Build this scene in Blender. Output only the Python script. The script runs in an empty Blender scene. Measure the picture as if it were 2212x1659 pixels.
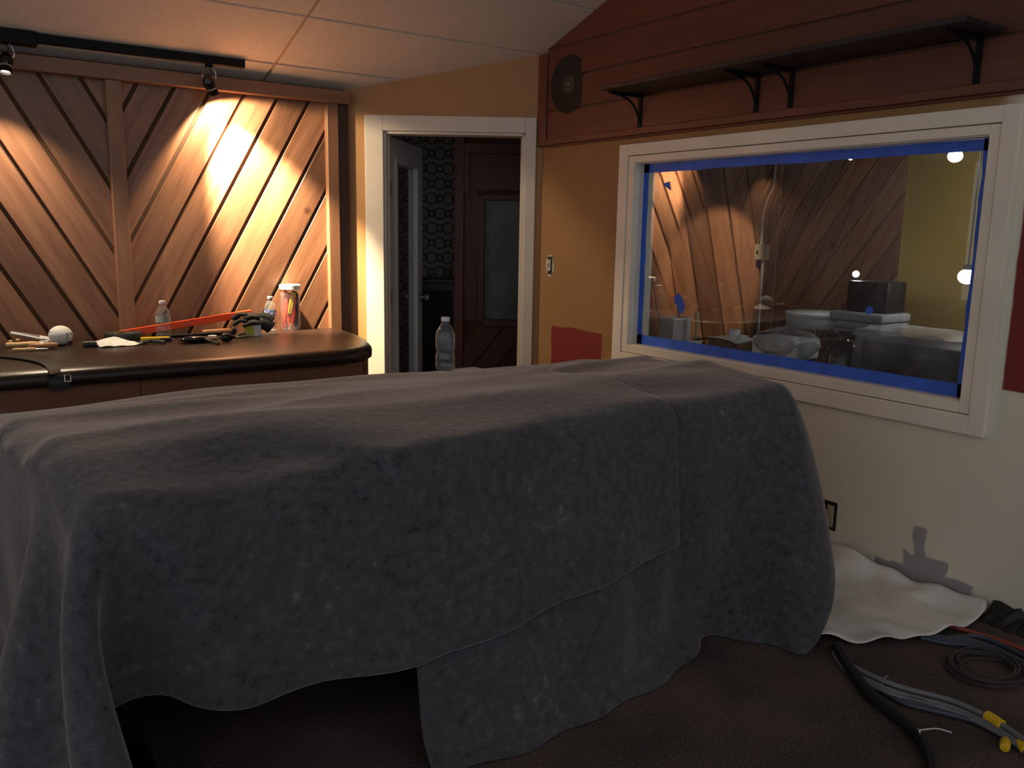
import bpy, bmesh, math, random
import numpy as np
from mathutils import Vector, Matrix

S = bpy.context.scene
COL = S.collection
RND = random.Random(7)
PI = math.pi
R = math.radians

# ------------------------------------------------------------------ camera
FPX, IW, IH = 1840.0, 2212.0, 1659.0
cam_data = bpy.data.cameras.new('camera')
cam_data.sensor_fit = 'HORIZONTAL'
cam_data.sensor_width = 36.0
cam_data.lens = 36.0 * FPX / IW
cam_data.clip_start = 0.02
cam = bpy.data.objects.new('camera', cam_data)
COL.objects.link(cam)
yaw, pitch, roll = R(35.0), R(10.15), R(1.03)
fw = Vector((math.sin(yaw) * math.cos(pitch), math.cos(yaw) * math.cos(pitch), -math.sin(pitch)))
rt = Vector((math.cos(yaw), -math.sin(yaw), 0))
up = rt.cross(fw)
rt2 = rt * math.cos(roll) + up * math.sin(roll)
up2 = -rt * math.sin(roll) + up * math.cos(roll)
m = Matrix((rt2, up2, -fw)).transposed().to_4x4()
m.translation = Vector((0, 0, 1.4225))
cam.matrix_world = m
S.camera = cam

# ------------------------------------------------------------------ world, exposure
world = bpy.data.worlds.new('world')
S.world = world
world.use_nodes = True
bg = world.node_tree.nodes['Background']
bg.inputs[0].default_value = (0.93, 0.95, 1.0, 1)
bg.inputs[1].default_value = 0.52
S.view_settings.view_transform = 'Standard'
S.view_settings.look = 'None'
S.view_settings.gamma = 1.0
S.view_settings.use_curve_mapping = False
S.view_settings.exposure = 0.0

# lamp strengths (the lamps themselves are built with their fixtures)
SPOT_W = 760.0
SPILL_W = 66.0
SPOT1_W = 70.0
SPOT3_W = 4.0
WARM = (1.0, 0.78, 0.50)

# ------------------------------------------------------------------ helpers
def link(name, me, mat=None, parent=None):
    o = bpy.data.objects.new(name, me)
    COL.objects.link(o)
    if mat is not None and me is not None:
        if len(me.materials) == 0:
            me.materials.append(mat)
    if parent is not None:
        o.parent = parent
    return o

def tag(o, label=None, cat=None, group=None, kind=None):
    if label: o['label'] = label
    if cat: o['category'] = cat
    if group: o['group'] = group
    if kind: o['kind'] = kind
    return o

def thing(name, loc, label, cat, group=None, rz=0.0):
    o = bpy.data.objects.new(name, None)
    COL.objects.link(o)
    o.location = loc
    o.rotation_euler = (0, 0, rz)
    o.empty_display_size = 0.05
    return tag(o, label, cat, group)

class MB:
    """collects shapes for one mesh"""
    def __init__(self): self.v = []; self.f = []
    def add(self, vs, fs):
        k = len(self.v)
        self.v += [tuple(p) for p in vs]
        self.f += [tuple(i + k for i in f) for f in fs]
        return self
    def box(self, x0, x1, y0, y1, z0, z1):
        vs = [(x, y, z) for z in (z0, z1) for y in (y0, y1) for x in (x0, x1)]
        return self.add(vs, [(0, 2, 3, 1), (4, 5, 7, 6), (0, 1, 5, 4), (2, 6, 7, 3), (0, 4, 6, 2), (1, 3, 7, 5)])
    def prism(self, poly, h0, h1, axis='z'):
        n = len(poly)
        def P(a, b, h):
            return {'z': (a, b, h), 'y': (a, h, b), 'x': (h, a, b)}[axis]
        vs = [P(a, b, h0) for a, b in poly] + [P(a, b, h1) for a, b in poly]
        fs = [tuple(reversed(range(n))), tuple(range(n, 2 * n))]
        fs += [(i, (i + 1) % n, (i + 1) % n + n, i + n) for i in range(n)]
        return self.add(vs, fs)
    def lathe(self, prof, n=20, c=(0, 0, 0), axis='z', cap=True):
        vs = []
        for r, h in prof:
            for k in range(n):
                a = 2 * PI * k / n
                p = (r * math.cos(a), r * math.sin(a), h)
                if axis == 'x': p = (h, p[0], p[1])
                elif axis == 'y': p = (p[0], h, p[1])
                vs.append((p[0] + c[0], p[1] + c[1], p[2] + c[2]))
        fs = []
        for i in range(len(prof) - 1):
            for k in range(n):
                a, b = i * n + k, i * n + (k + 1) % n
                fs.append((a, b, b + n, a + n))
        if cap:
            fs.append(tuple(reversed(range(n))))
            fs.append(tuple(range((len(prof) - 1) * n, len(prof) * n)))
        return self.add(vs, fs)
    def tube(self, path, r, n=8, closed=False, smooth=0):
        P = [Vector(p) for p in path]
        if smooth: P = catmull(P, smooth, closed)
        m_ = len(P); rr = r if hasattr(r, '__len__') else [r] * m_
        if len(rr) != m_: rr = [rr[int(i * (len(rr) - 1) / max(1, m_ - 1))] for i in range(m_)]
        vs = []; ref = None
        for i in range(m_):
            a = P[(i - 1) % m_] if (closed or i > 0) else P[i]
            b = P[(i + 1) % m_] if (closed or i < m_ - 1) else P[i]
            t = (b - a).normalized()
            if ref is None:
                ref = t.orthogonal().normalized()
            ref = (ref - t * ref.dot(t))
            ref = ref.normalized() if ref.length > 1e-6 else t.orthogonal().normalized()
            s = t.cross(ref)
            for k in range(n):
                an = 2 * PI * k / n
                vs.append(P[i] + (ref * math.cos(an) + s * math.sin(an)) * rr[i])
        fs = []
        for i in range(m_ if closed else m_ - 1):
            for k in range(n):
                a, b = i * n + k, i * n + (k + 1) % n
                c_, d = ((i + 1) % m_) * n + (k + 1) % n, ((i + 1) % m_) * n + k
                fs.append((a, b, c_, d))
        if not closed:
            fs.append(tuple(reversed(range(n))))
            fs.append(tuple(range((m_ - 1) * n, m_ * n)))
        return self.add(vs, fs)
    def ball(self, c, rx, ry=None, rz=None, nu=16, nv=10):
        ry = ry or rx; rz = rz or rx
        vs = [(c[0], c[1], c[2] - rz)]
        for j in range(1, nv):
            t = PI * j / nv
            for i in range(nu):
                a = 2 * PI * i / nu
                vs.append((c[0] + rx * math.sin(t) * math.cos(a), c[1] + ry * math.sin(t) * math.sin(a), c[2] - rz * math.cos(t)))
        vs.append((c[0], c[1], c[2] + rz))
        fs = [(0, 1 + (i + 1) % nu, 1 + i) for i in range(nu)]
        for j in range(nv - 2):
            for i in range(nu):
                a, b = 1 + j * nu + i, 1 + j * nu + (i + 1) % nu
                fs.append((a, b, b + nu, a + nu))
        k = 1 + (nv - 2) * nu; L = len(vs) - 1
        fs += [(k + i, k + (i + 1) % nu, L) for i in range(nu)]
        return self.add(vs, fs)
    def build(self, name, mat, parent=None, smooth=False, bevel=0.0, seg=2, fix=True, angle=40):
        me = bpy.data.meshes.new(name)
        me.from_pydata(self.v, [], self.f)
        if fix or bevel:
            b = bmesh.new(); b.from_mesh(me)
            if bevel:
                bmesh.ops.remove_doubles(b, verts=b.verts, dist=1e-6)
                bmesh.ops.bevel(b, geom=list(b.edges), offset=bevel, segments=seg, affect='EDGES', profile=0.5)
            bmesh.ops.recalc_face_normals(b, faces=b.faces)
            b.to_mesh(me); b.free()
        o = link(name, me, mat, parent)
        if smooth:
            me.shade_smooth()
            try: me.set_sharp_from_angle(angle=R(angle))
            except Exception: pass
        return o

def catmull(P, k, closed=False):
    out = []; n = len(P)
    for i in range(n if closed else n - 1):
        p0 = P[(i - 1) % n] if closed or i > 0 else P[i] * 2 - P[i + 1]
        p1, p2 = P[i], P[(i + 1) % n]
        p3 = P[(i + 2) % n] if closed or i < n - 2 else P[i + 1] * 2 - P[i]
        for j in range(k):
            t = j / k
            out.append(0.5 * ((2 * p1) + (p2 - p0) * t + (2 * p0 - 5 * p1 + 4 * p2 - p3) * t * t + (3 * p1 - p0 - 3 * p2 + p3) * t ** 3))
    if not closed: out.append(P[-1])
    return out

# ------------------------------------------------------------------ materials
def newmat(name):
    mt = bpy.data.materials.new(name); mt.use_nodes = True
    nt = mt.node_tree; p = nt.nodes['Principled BSDF']
    return mt, nt, p

def N(nt, t, **kw):
    n = nt.nodes.new(t)
    for k, v in kw.items(): setattr(n, k, v)
    return n

def simple(name, col, rough=0.6, metal=0.0, var=0.0, scale=8.0, bump=0.0, bscale=60.0, spec=0.5):
    mt, nt, p = newmat(name)
    p.inputs['Base Color'].default_value = (*col, 1)
    p.inputs['Roughness'].default_value = rough
    p.inputs['Metallic'].default_value = metal
    p.inputs['Specular IOR Level'].default_value = spec
    tc = N(nt, 'ShaderNodeTexCoord')
    if var:
        no = N(nt, 'ShaderNodeTexNoise'); no.inputs['Scale'].default_value = scale; no.inputs['Detail'].default_value = 5
        nt.links.new(tc.outputs['Object'], no.inputs['Vector'])
        cr = N(nt, 'ShaderNodeValToRGB')
        cr.color_ramp.elements[0].position = 0.3; cr.color_ramp.elements[1].position = 0.7
        cr.color_ramp.elements[0].color = (*[c * (1 - var) for c in col], 1)
        cr.color_ramp.elements[1].color = (*[min(1, c * (1 + var)) for c in col], 1)
        nt.links.new(no.outputs['Fac'], cr.inputs[0]); nt.links.new(cr.outputs[0], p.inputs['Base Color'])
    if bump:
        nb = N(nt, 'ShaderNodeTexNoise'); nb.inputs['Scale'].default_value = bscale; nb.inputs['Detail'].default_value = 4
        nt.links.new(tc.outputs['Object'], nb.inputs['Vector'])
        bm_ = N(nt, 'ShaderNodeBump'); bm_.inputs['Strength'].default_value = bump; bm_.inputs['Distance'].default_value = 0.01
        nt.links.new(nb.outputs['Fac'], bm_.inputs['Height']); nt.links.new(bm_.outputs[0], p.inputs['Normal'])
    return mt

def wood(name, dark, light, rough=0.42, knots=True, spread=0.5):
    """grain along local X, tone varied per object"""
    mt, nt, p = newmat(name)
    tc = N(nt, 'ShaderNodeTexCoord'); oi = N(nt, 'ShaderNodeObjectInfo')
    mp = N(nt, 'ShaderNodeMapping'); mp.inputs['Scale'].default_value = (1.2, 14, 14)
    nt.links.new(tc.outputs['Object'], mp.inputs['Vector'])
    ad = N(nt, 'ShaderNodeVectorMath', operation='ADD')
    sc = N(nt, 'ShaderNodeVectorMath', operation='SCALE'); sc.inputs[0].default_value = (37, 11, 53)
    nt.links.new(oi.outputs['Random'], sc.inputs['Scale'])
    nt.links.new(mp.outputs[0], ad.inputs[0]); nt.links.new(sc.outputs[0], ad.inputs[1])
    n1 = N(nt, 'ShaderNodeTexNoise'); n1.inputs['Scale'].default_value = 1.3; n1.inputs['Detail'].default_value = 6; n1.inputs['Distortion'].default_value = 0.7
    nt.links.new(ad.outputs[0], n1.inputs['Vector'])
    n2 = N(nt, 'ShaderNodeTexNoise'); n2.inputs['Scale'].default_value = 7.0; n2.inputs['Detail'].default_value = 3
    nt.links.new(ad.outputs[0], n2.inputs['Vector'])
    cr = N(nt, 'ShaderNodeValToRGB')
    cr.color_ramp.elements[0].position = 0.28; cr.color_ramp.elements[1].position = 0.72
    cr.color_ramp.elements[0].color = (*dark, 1); cr.color_ramp.elements[1].color = (*light, 1)
    mx = N(nt, 'ShaderNodeMath', operation='MULTIPLY_ADD'); mx.inputs[1].default_value = 0.35
    nt.links.new(n2.outputs['Fac'], mx.inputs[0]); 
    ms = N(nt, 'ShaderNodeMath', operation='MULTIPLY'); ms.inputs[1].default_value = 0.68
    nt.links.new(n1.outputs['Fac'], ms.inputs[0]); nt.links.new(ms.outputs[0], mx.inputs[2])
    nt.links.new(mx.outputs[0], cr.inputs[0])
    # per-board tone
    mr = N(nt, 'ShaderNodeMapRange'); mr.inputs['To Min'].default_value = 1 - spread; mr.inputs['To Max'].default_value = 1 + spread * 0.6
    nt.links.new(oi.outputs['Random'], mr.inputs['Value'])
    hs = N(nt, 'ShaderNodeHueSaturation'); nt.links.new(mr.outputs[0], hs.inputs['Value']); nt.links.new(cr.outputs[0], hs.inputs['Color'])
    last = hs.outputs[0]
    if knots:
        vo = N(nt, 'ShaderNodeTexVoronoi'); vo.inputs['Scale'].default_value = 2.2
        ad2 = N(nt, 'ShaderNodeVectorMath', operation='ADD')
        nt.links.new(tc.outputs['Object'], ad2.inputs[0]); nt.links.new(sc.outputs[0], ad2.inputs[1])
        nt.links.new(ad2.outputs[0], vo.inputs['Vector'])
        kr = N(nt, 'ShaderNodeValToRGB'); kr.color_ramp.elements[0].position = 0.03; kr.color_ramp.elements[1].position = 0.075
        kr.color_ramp.elements[0].color = (0.25, 0.2, 0.2, 1); kr.color_ramp.elements[1].color = (1, 1, 1, 1)
        nt.links.new(vo.outputs['Distance'], kr.inputs[0])
        mm = N(nt, 'ShaderNodeMix', data_type='RGBA', blend_type='MULTIPLY'); mm.inputs[0].default_value = 0.8
        nt.links.new(last, mm.inputs[6]); nt.links.new(kr.outputs[0], mm.inputs[7]); last = mm.outputs[2]
    nt.links.new(last, p.inputs['Base Color'])
    p.inputs['Roughness'].default_value = rough
    bm_ = N(nt, 'ShaderNodeBump'); bm_.inputs['Strength'].default_value = 0.12; bm_.inputs['Distance'].default_value = 0.004
    nt.links.new(n2.outputs['Fac'], bm_.inputs['Height']); nt.links.new(bm_.outputs[0], p.inputs['Normal'])
    return mt

def thin_glass(name, tint=(1, 1, 1), ior=1.5, rough=0.0, haze=0.0, gain=1.0):
    mt = bpy.data.materials.new(name); mt.use_nodes = True
    nt = mt.node_tree; nt.nodes.clear()
    out = N(nt, 'ShaderNodeOutputMaterial')
    tr = N(nt, 'ShaderNodeBsdfTransparent'); tr.inputs[0].default_value = (*tint, 1)
    gl = N(nt, 'ShaderNodeBsdfGlossy'); gl.inputs['Roughness'].default_value = rough
    # the sheet is thin: leaving it must reflect like entering it, so the index is inverted on back faces
    ge = N(nt, 'ShaderNodeNewGeometry'); mi = N(nt, 'ShaderNodeMapRange')
    mi.inputs['To Min'].default_value = ior; mi.inputs['To Max'].default_value = 1.0 / ior
    nt.links.new(ge.outputs['Backfacing'], mi.inputs['Value'])
    fr = N(nt, 'ShaderNodeFresnel'); nt.links.new(mi.outputs[0], fr.inputs[0])
    mg = N(nt, 'ShaderNodeMath', operation='MULTIPLY'); mg.inputs[1].default_value = gain; mg.use_clamp = True
    nt.links.new(fr.outputs[0], mg.inputs[0])
    mx = N(nt, 'ShaderNodeMixShader')
    nt.links.new(mg.outputs[0], mx.inputs[0]); nt.links.new(tr.outputs[0], mx.inputs[1]); nt.links.new(gl.outputs[0], mx.inputs[2])
    last = mx
    if haze:
        df = N(nt, 'ShaderNodeBsdfDiffuse'); df.inputs[0].default_value = (0.75, 0.77, 0.8, 1)
        no = N(nt, 'ShaderNodeTexNoise'); no.inputs['Scale'].default_value = 3.5; no.inputs['Detail'].default_value = 6
        tc = N(nt, 'ShaderNodeTexCoord'); nt.links.new(tc.outputs['Object'], no.inputs['Vector'])
        mr = N(nt, 'ShaderNodeMapRange'); mr.inputs['From Min'].default_value = 0.35; mr.inputs['From Max'].default_value = 0.75
        mr.inputs['To Min'].default_value = 0.0; mr.inputs['To Max'].default_value = haze
        nt.links.new(no.outputs['Fac'], mr.inputs['Value'])
        m2 = N(nt, 'ShaderNodeMixShader')
        nt.links.new(mr.outputs[0], m2.inputs[0]); nt.links.new(mx.outputs[0], m2.inputs[1]); nt.links.new(df.outputs[0], m2.inputs[2])
        last = m2
    nt.links.new(last.outputs[0], out.inputs[0])
    return mt

def emit(name, col, s):
    mt, nt, p = newmat(name)
    p.inputs['Base Color'].default_value = (0.8, 0.8, 0.8, 1)
    p.inputs['Emission Color'].default_value = (*col, 1)
    p.inputs['Emission Strength'].default_value = s
    return mt

M = {}
M['cedar'] = wood('cedar_boards', (0.20, 0.085, 0.043), (0.41, 0.195, 0.105), 0.38)
M['cedar_trim'] = wood('cedar_trim', (0.22, 0.10, 0.052), (0.34, 0.165, 0.09), 0.45, spread=0.12)
M['redwood'] = wood('redwood_boards', (0.085, 0.024, 0.013), (0.15, 0.045, 0.025), 0.5, spread=0.22)
M['redtrim'] = wood('redwood_trim', (0.10, 0.030, 0.016), (0.17, 0.055, 0.030), 0.5, knots=False, spread=0.1)
M['darkwood'] = wood('dark_stained_wood', (0.05, 0.022, 0.012), (0.085, 0.04, 0.022), 0.5, knots=False, spread=0.1)
M['backing'] = simple('panel_backing', (0.10, 0.045, 0.02), 0.8, var=0.3, scale=3)
M['benchwood'] = wood('bench_wood', (0.15, 0.06, 0.028), (0.26, 0.11, 0.055), 0.45, spread=0.12)
M['white_trim'] = simple('white_trim_paint', (0.62, 0.555, 0.47), 0.45, var=0.05, scale=5)
M['door_white'] = simple('door_paint', (0.50, 0.51, 0.53), 0.5, var=0.04, scale=4)
M['cream_trim'] = simple('window_casing_paint', (0.80, 0.735, 0.62), 0.5, var=0.06, scale=5, bump=0.05, bscale=30)
M['brass'] = simple('brass_hinge', (0.45, 0.33, 0.14), 0.45, 0.8)
M['steel'] = simple('satin_steel', (0.6, 0.6, 0.6), 0.3, 1.0)
M['black_metal'] = simple('black_metal', (0.006, 0.006, 0.0065), 0.5, spec=0.15)
M['black_gloss'] = simple('black_gloss', (0.010, 0.010, 0.011), 0.12)
M['black_plastic'] = simple('black_plastic', (0.012, 0.012, 0.013), 0.4, var=0.2, scale=20)
M['black_rubber'] = simple('black_rubber', (0.01, 0.01, 0.01), 0.6)
M['shelf_black'] = simple('shelf_black', (0.018, 0.015, 0.015), 0.42, var=0.25, scale=6)
M['leather'] = simple('brown_leather', (0.024, 0.0105, 0.0068), 0.36, var=0.25, scale=5, bump=0.05, bscale=45)
M['white'] = simple('white_plastic', (0.75, 0.75, 0.73), 0.4)
M['offwhite'] = simple('off_white', (0.6, 0.6, 0.57), 0.6, var=0.1, scale=9)
M['rag'] = simple('white_cotton', (0.72, 0.71, 0.68), 0.9, var=0.12, scale=20, bump=0.3, bscale=90)
M['dropcloth'] = simple('drop_cloth', (0.80, 0.775, 0.74), 0.85, var=0.14, scale=3.2, bump=0.8, bscale=9)
M['orange'] = simple('orange_paint', (0.85, 0.085, 0.02), 0.4)
M['red'] = simple('red_plastic', (0.72, 0.03, 0.015), 0.35)
M['yellow'] = simple('yellow_plastic', (0.80, 0.50, 0.015), 0.4)
M['blue_dark'] = simple('blue_plastic', (0.02, 0.03, 0.12), 0.4)
M['blue_label'] = simple('blue_label', (0.16, 0.22, 0.45), 0.5, var=0.5, scale=40)
M['blue_tape'] = simple('blue_tape', (0.035, 0.13, 0.66), 0.6, var=0.15, scale=10, bump=0.1)
M['handle_wood'] = simple('pale_handle_wood', (0.62, 0.40, 0.17), 0.5, var=0.15, scale=30)
M['brown_handle'] = simple('brown_handle_wood', (0.34, 0.14, 0.05), 0.45, var=0.2, scale=30)
M['grey_cable'] = simple('grey_cable', (0.16, 0.165, 0.18), 0.45)
M['blue_cable'] = simple('blue_grey_cable', (0.055, 0.065, 0.095), 0.45)
M['dim_cable'] = simple('dim_cable', (0.05, 0.046, 0.042), 0.5)
M['vinyl'] = simple('record_vinyl', (0.012, 0.012, 0.013), 0.25)
M['record_label'] = simple('record_label', (0.035, 0.033, 0.034), 0.6)
M['outlet'] = simple('outlet_ivory', (0.42, 0.37, 0.27), 0.5)
M['box_dark'] = simple('outlet_box_dark', (0.012, 0.010, 0.009), 0.7)
M['mud'] = simple('joint_compound', (0.5, 0.46, 0.38), 0.8, var=0.2, scale=30)
M['bottle'] = thin_glass('clear_bottle', (0.95, 0.96, 0.97), 1.45, 0.08, haze=0.22, gain=1.3)
M['water'] = thin_glass('water', (0.95, 0.96, 0.97), 1.33, 0.02, haze=0.10, gain=1.0)
M['pane'] = thin_glass('window_glass', (0.93, 0.95, 0.96), 1.55, 0.0, haze=0.04, gain=1.25)
M['pane_door'] = thin_glass('door_glass', (0.85, 0.87, 0.88), 1.5, 0.02)
M['film'] = thin_glass('plastic_film', (0.80, 0.82, 0.83), 1.5, 0.15, haze=0.35, gain=2.0)

# ceiling tile, acoustic speckle
M['tile'] = simple('ceiling_tile', (0.70, 0.625, 0.55), 0.9, var=0.10, scale=90, bump=0.2, bscale=180)
M['tile_grid'] = simple('ceiling_grid', (0.50, 0.36, 0.23), 0.7)

def carpet():
    mt, nt, p = newmat('brown_carpet')
    tc = N(nt, 'ShaderNodeTexCoord')
    n1 = N(nt, 'ShaderNodeTexNoise'); n1.inputs['Scale'].default_value = 120; n1.inputs['Detail'].default_value = 3
    n2 = N(nt, 'ShaderNodeTexNoise'); n2.inputs['Scale'].default_value = 3; n2.inputs['Detail'].default_value = 5
    for n in (n1, n2): nt.links.new(tc.outputs['Object'], n.inputs['Vector'])
    cr = N(nt, 'ShaderNodeValToRGB'); cr.color_ramp.elements[0].position = 0.38; cr.color_ramp.elements[1].position = 0.66
    cr.color_ramp.elements[0].color = (0.0500, 0.0462, 0.0406, 1); cr.color_ramp.elements[1].color = (0.1677, 0.1155, 0.1036, 1)
    ad = N(nt, 'ShaderNodeMath', operation='MULTIPLY_ADD'); ad.inputs[1].default_value = 0.5
    ml = N(nt, 'ShaderNodeMath', operation='MULTIPLY'); ml.inputs[1].default_value = 0.5
    nt.links.new(n2.outputs['Fac'], ml.inputs[0]); nt.links.new(n1.outputs['Fac'], ad.inputs[0]); nt.links.new(ml.outputs[0], ad.inputs[2])
    nt.links.new(ad.outputs[0], cr.inputs[0]); nt.links.new(cr.outputs[0], p.inputs['Base Color'])
    p.inputs['Roughness'].default_value = 0.95; p.inputs['Specular IOR Level'].default_value = 0.1
    b = N(nt, 'ShaderNodeBump'); b.inputs['Strength'].default_value = 0.6; b.inputs['Distance'].default_value = 0.006
    nt.links.new(n1.outputs['Fac'], b.inputs['Height']); nt.links.new(b.outputs[0], p.inputs['Normal'])
    return mt
M['carpet'] = carpet()

def felt():
    """grey moving-blanket felt with light and dark recycled fibres"""
    mt, nt, p = newmat('grey_felt')
    tc = N(nt, 'ShaderNodeTexCoord')
    def no(s, d=4):
        n = N(nt, 'ShaderNodeTexNoise'); n.inputs['Scale'].default_value = s; n.inputs['Detail'].default_value = d
        nt.links.new(tc.outputs['Object'], n.inputs['Vector']); return n
    a, b, c = no(38, 6), no(3.0, 4), no(130, 3)
    cr = N(nt, 'ShaderNodeValToRGB'); e = cr.color_ramp.elements
    e[0].position = 0.30; e[0].color = (0.0150, 0.0158, 0.0200, 1)
    e[1].position = 0.71; e[1].color = (0.1750, 0.1780, 0.1940, 1)
    k = e.new(0.42); k.color = (0.0570, 0.0590, 0.0680, 1)
    k = e.new(0.59); k.color = (0.0830, 0.0850, 0.0960, 1)
    m1 = N(nt, 'ShaderNodeMath', operation='MULTIPLY'); m1.inputs[1].default_value = 0.55
    m2 = N(nt, 'ShaderNodeMath', operation='MULTIPLY_ADD'); m2.inputs[1].default_value = 0.2
    m3 = N(nt, 'ShaderNodeMath', operation='MULTIPLY_ADD'); m3.inputs[1].default_value = 0.25
    nt.links.new(a.outputs['Fac'], m1.inputs[0]); nt.links.new(b.outputs['Fac'], m2.inputs[0]); nt.links.new(m1.outputs[0], m2.inputs[2])
    nt.links.new(c.outputs['Fac'], m3.inputs[0]); nt.links.new(m2.outputs[0], m3.inputs[2])
    nt.links.new(m3.outputs[0], cr.inputs[0]); nt.links.new(cr.outputs[0], p.inputs['Base Color'])
    p.inputs['Roughness'].default_value = 0.95; p.inputs['Specular IOR Level'].default_value = 0.08
    p.inputs['Sheen Weight'].default_value = 0.55; p.inputs['Sheen Roughness'].default_value = 0.45; p.inputs['Sheen Tint'].default_value = (0.9, 0.8, 0.75, 1)
    bp = N(nt, 'ShaderNodeBump'); bp.inputs['Strength'].default_value = 0.45; bp.inputs['Distance'].default_value = 0.006
    nt.links.new(a.outputs['Fac'], bp.inputs['Height']); nt.links.new(bp.outputs[0], p.inputs['Normal'])
    return mt
M['felt'] = felt()

def wall_paint(name, base, patches):
    """painted plaster; patches = (colour, y0, y1, z0, z1, wobble) rectangles of other paint on the wall (object Y/Z)"""
    mt, nt, p = newmat(name)
    tc = N(nt, 'ShaderNodeTexCoord'); sp = N(nt, 'ShaderNodeSeparateXYZ')
    no = N(nt, 'ShaderNodeTexNoise'); no.inputs['Scale'].default_value = 9; no.inputs['Detail'].default_value = 4
    nt.links.new(tc.outputs['Object'], no.inputs['Vector'])
    nt.links.new(tc.outputs['Object'], sp.inputs[0])
    nl = N(nt, 'ShaderNodeTexNoise'); nl.inputs['Scale'].default_value = 1.7; nl.inputs['Detail'].default_value = 5
    nt.links.new(tc.outputs['Object'], nl.inputs['Vector'])
    cr = N(nt, 'ShaderNodeValToRGB'); cr.color_ramp.elements[0].position = 0.3; cr.color_ramp.elements[1].position = 0.7
    cr.color_ramp.elements[0].color = (*[c * 0.9 for c in base], 1); cr.color_ramp.elements[1].color = (*[c * 1.07 for c in base], 1)
    nt.links.new(nl.outputs['Fac'], cr.inputs[0]); last = cr.outputs[0]
    def math_(op, a, b=None):
        n = N(nt, 'ShaderNodeMath', operation=op)
        for i, q in enumerate((a, b)):
            if q is None: continue
            if isinstance(q, (int, float)): n.inputs[i].default_value = q
            else: nt.links.new(q, n.inputs[i])
        return n.outputs[0]
    w0 = math_('SUBTRACT', no.outputs['Fac'], 0.5)
    for col, y0, y1, z0, z1, wob, soft in patches:
        w = math_('MULTIPLY', w0, wob)
        y = math_('ADD', sp.outputs['Y'], w); z = math_('ADD', sp.outputs['Z'], w)
        def step(v, lo, sgn):
            mr = N(nt, 'ShaderNodeMapRange'); nt.links.new(v, mr.inputs['Value'])
            mr.inputs['From Min'].default_value = lo - soft; mr.inputs['From Max'].default_value = lo + soft
            mr.inputs['To Min'].default_value = 0 if sgn > 0 else 1; mr.inputs['To Max'].default_value = 1 if sgn > 0 else 0
            return mr.outputs[0]
        k = math_('MULTIPLY', math_('MULTIPLY', step(y, y0, 1), step(y, y1, -1)), math_('MULTIPLY', step(z, z0, 1), step(z, z1, -1)))
        mx = N(nt, 'ShaderNodeMix', data_type='RGBA'); nt.links.new(k, mx.inputs[0]); nt.links.new(last, mx.inputs[6]); mx.inputs[7].default_value = (*col, 1)
        last = mx.outputs[2]
    nt.links.new(last, p.inputs['Base Color'])
    p.inputs['Roughness'].default_value = 0.62
    b = N(nt, 'ShaderNodeBump'); b.inputs['Strength'].default_value = 0.08; b.inputs['Distance'].default_value = 0.004
    nf = N(nt, 'ShaderNodeTexNoise'); nf.inputs['Scale'].default_value = 70; nt.links.new(tc.outputs['Object'], nf.inputs['Vector'])
    nt.links.new(nf.outputs['Fac'], b.inputs['Height']); nt.links.new(b.outputs[0], p.inputs['Normal'])
    return mt
YEL = (0.30, 0.165, 0.062)
CREAM = (0.76, 0.715, 0.575)
REDP = (0.20, 0.018, 0.014)
GREYP = (0.36, 0.33, 0.34)
M['wallC'] = wall_paint('right_wall_paint', YEL, [
    (CREAM, -9, 3.66, -1, 0.72, 0.05, 0.05), (CREAM, -9, 1.60, -1, 1.98, 0.05, 0.05),
    (REDP, -9, 1.515, 0.873, 1.66, 0.012, 0.004), (REDP, 3.785, 4.272, 0.3, 0.842, 0.03, 0.003),
    (GREYP, 1.53, 1.96, -0.2, 0.085, 0.07, 0.004), (GREYP, 1.64, 1.83, -0.2, 0.15, 0.08, 0.004),
    (GREYP, 1.735, 1.79, 0.0, 0.26, 0.05, 0.004)])
M['wallB'] = wall_paint('door_wall_paint', (0.42, 0.215, 0.08), [])
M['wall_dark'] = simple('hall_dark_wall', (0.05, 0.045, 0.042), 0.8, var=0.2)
M['booth_yellow'] = simple('booth_yellow_wall', (0.36, 0.24, 0.06), 0.7, var=0.1, scale=2)

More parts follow.
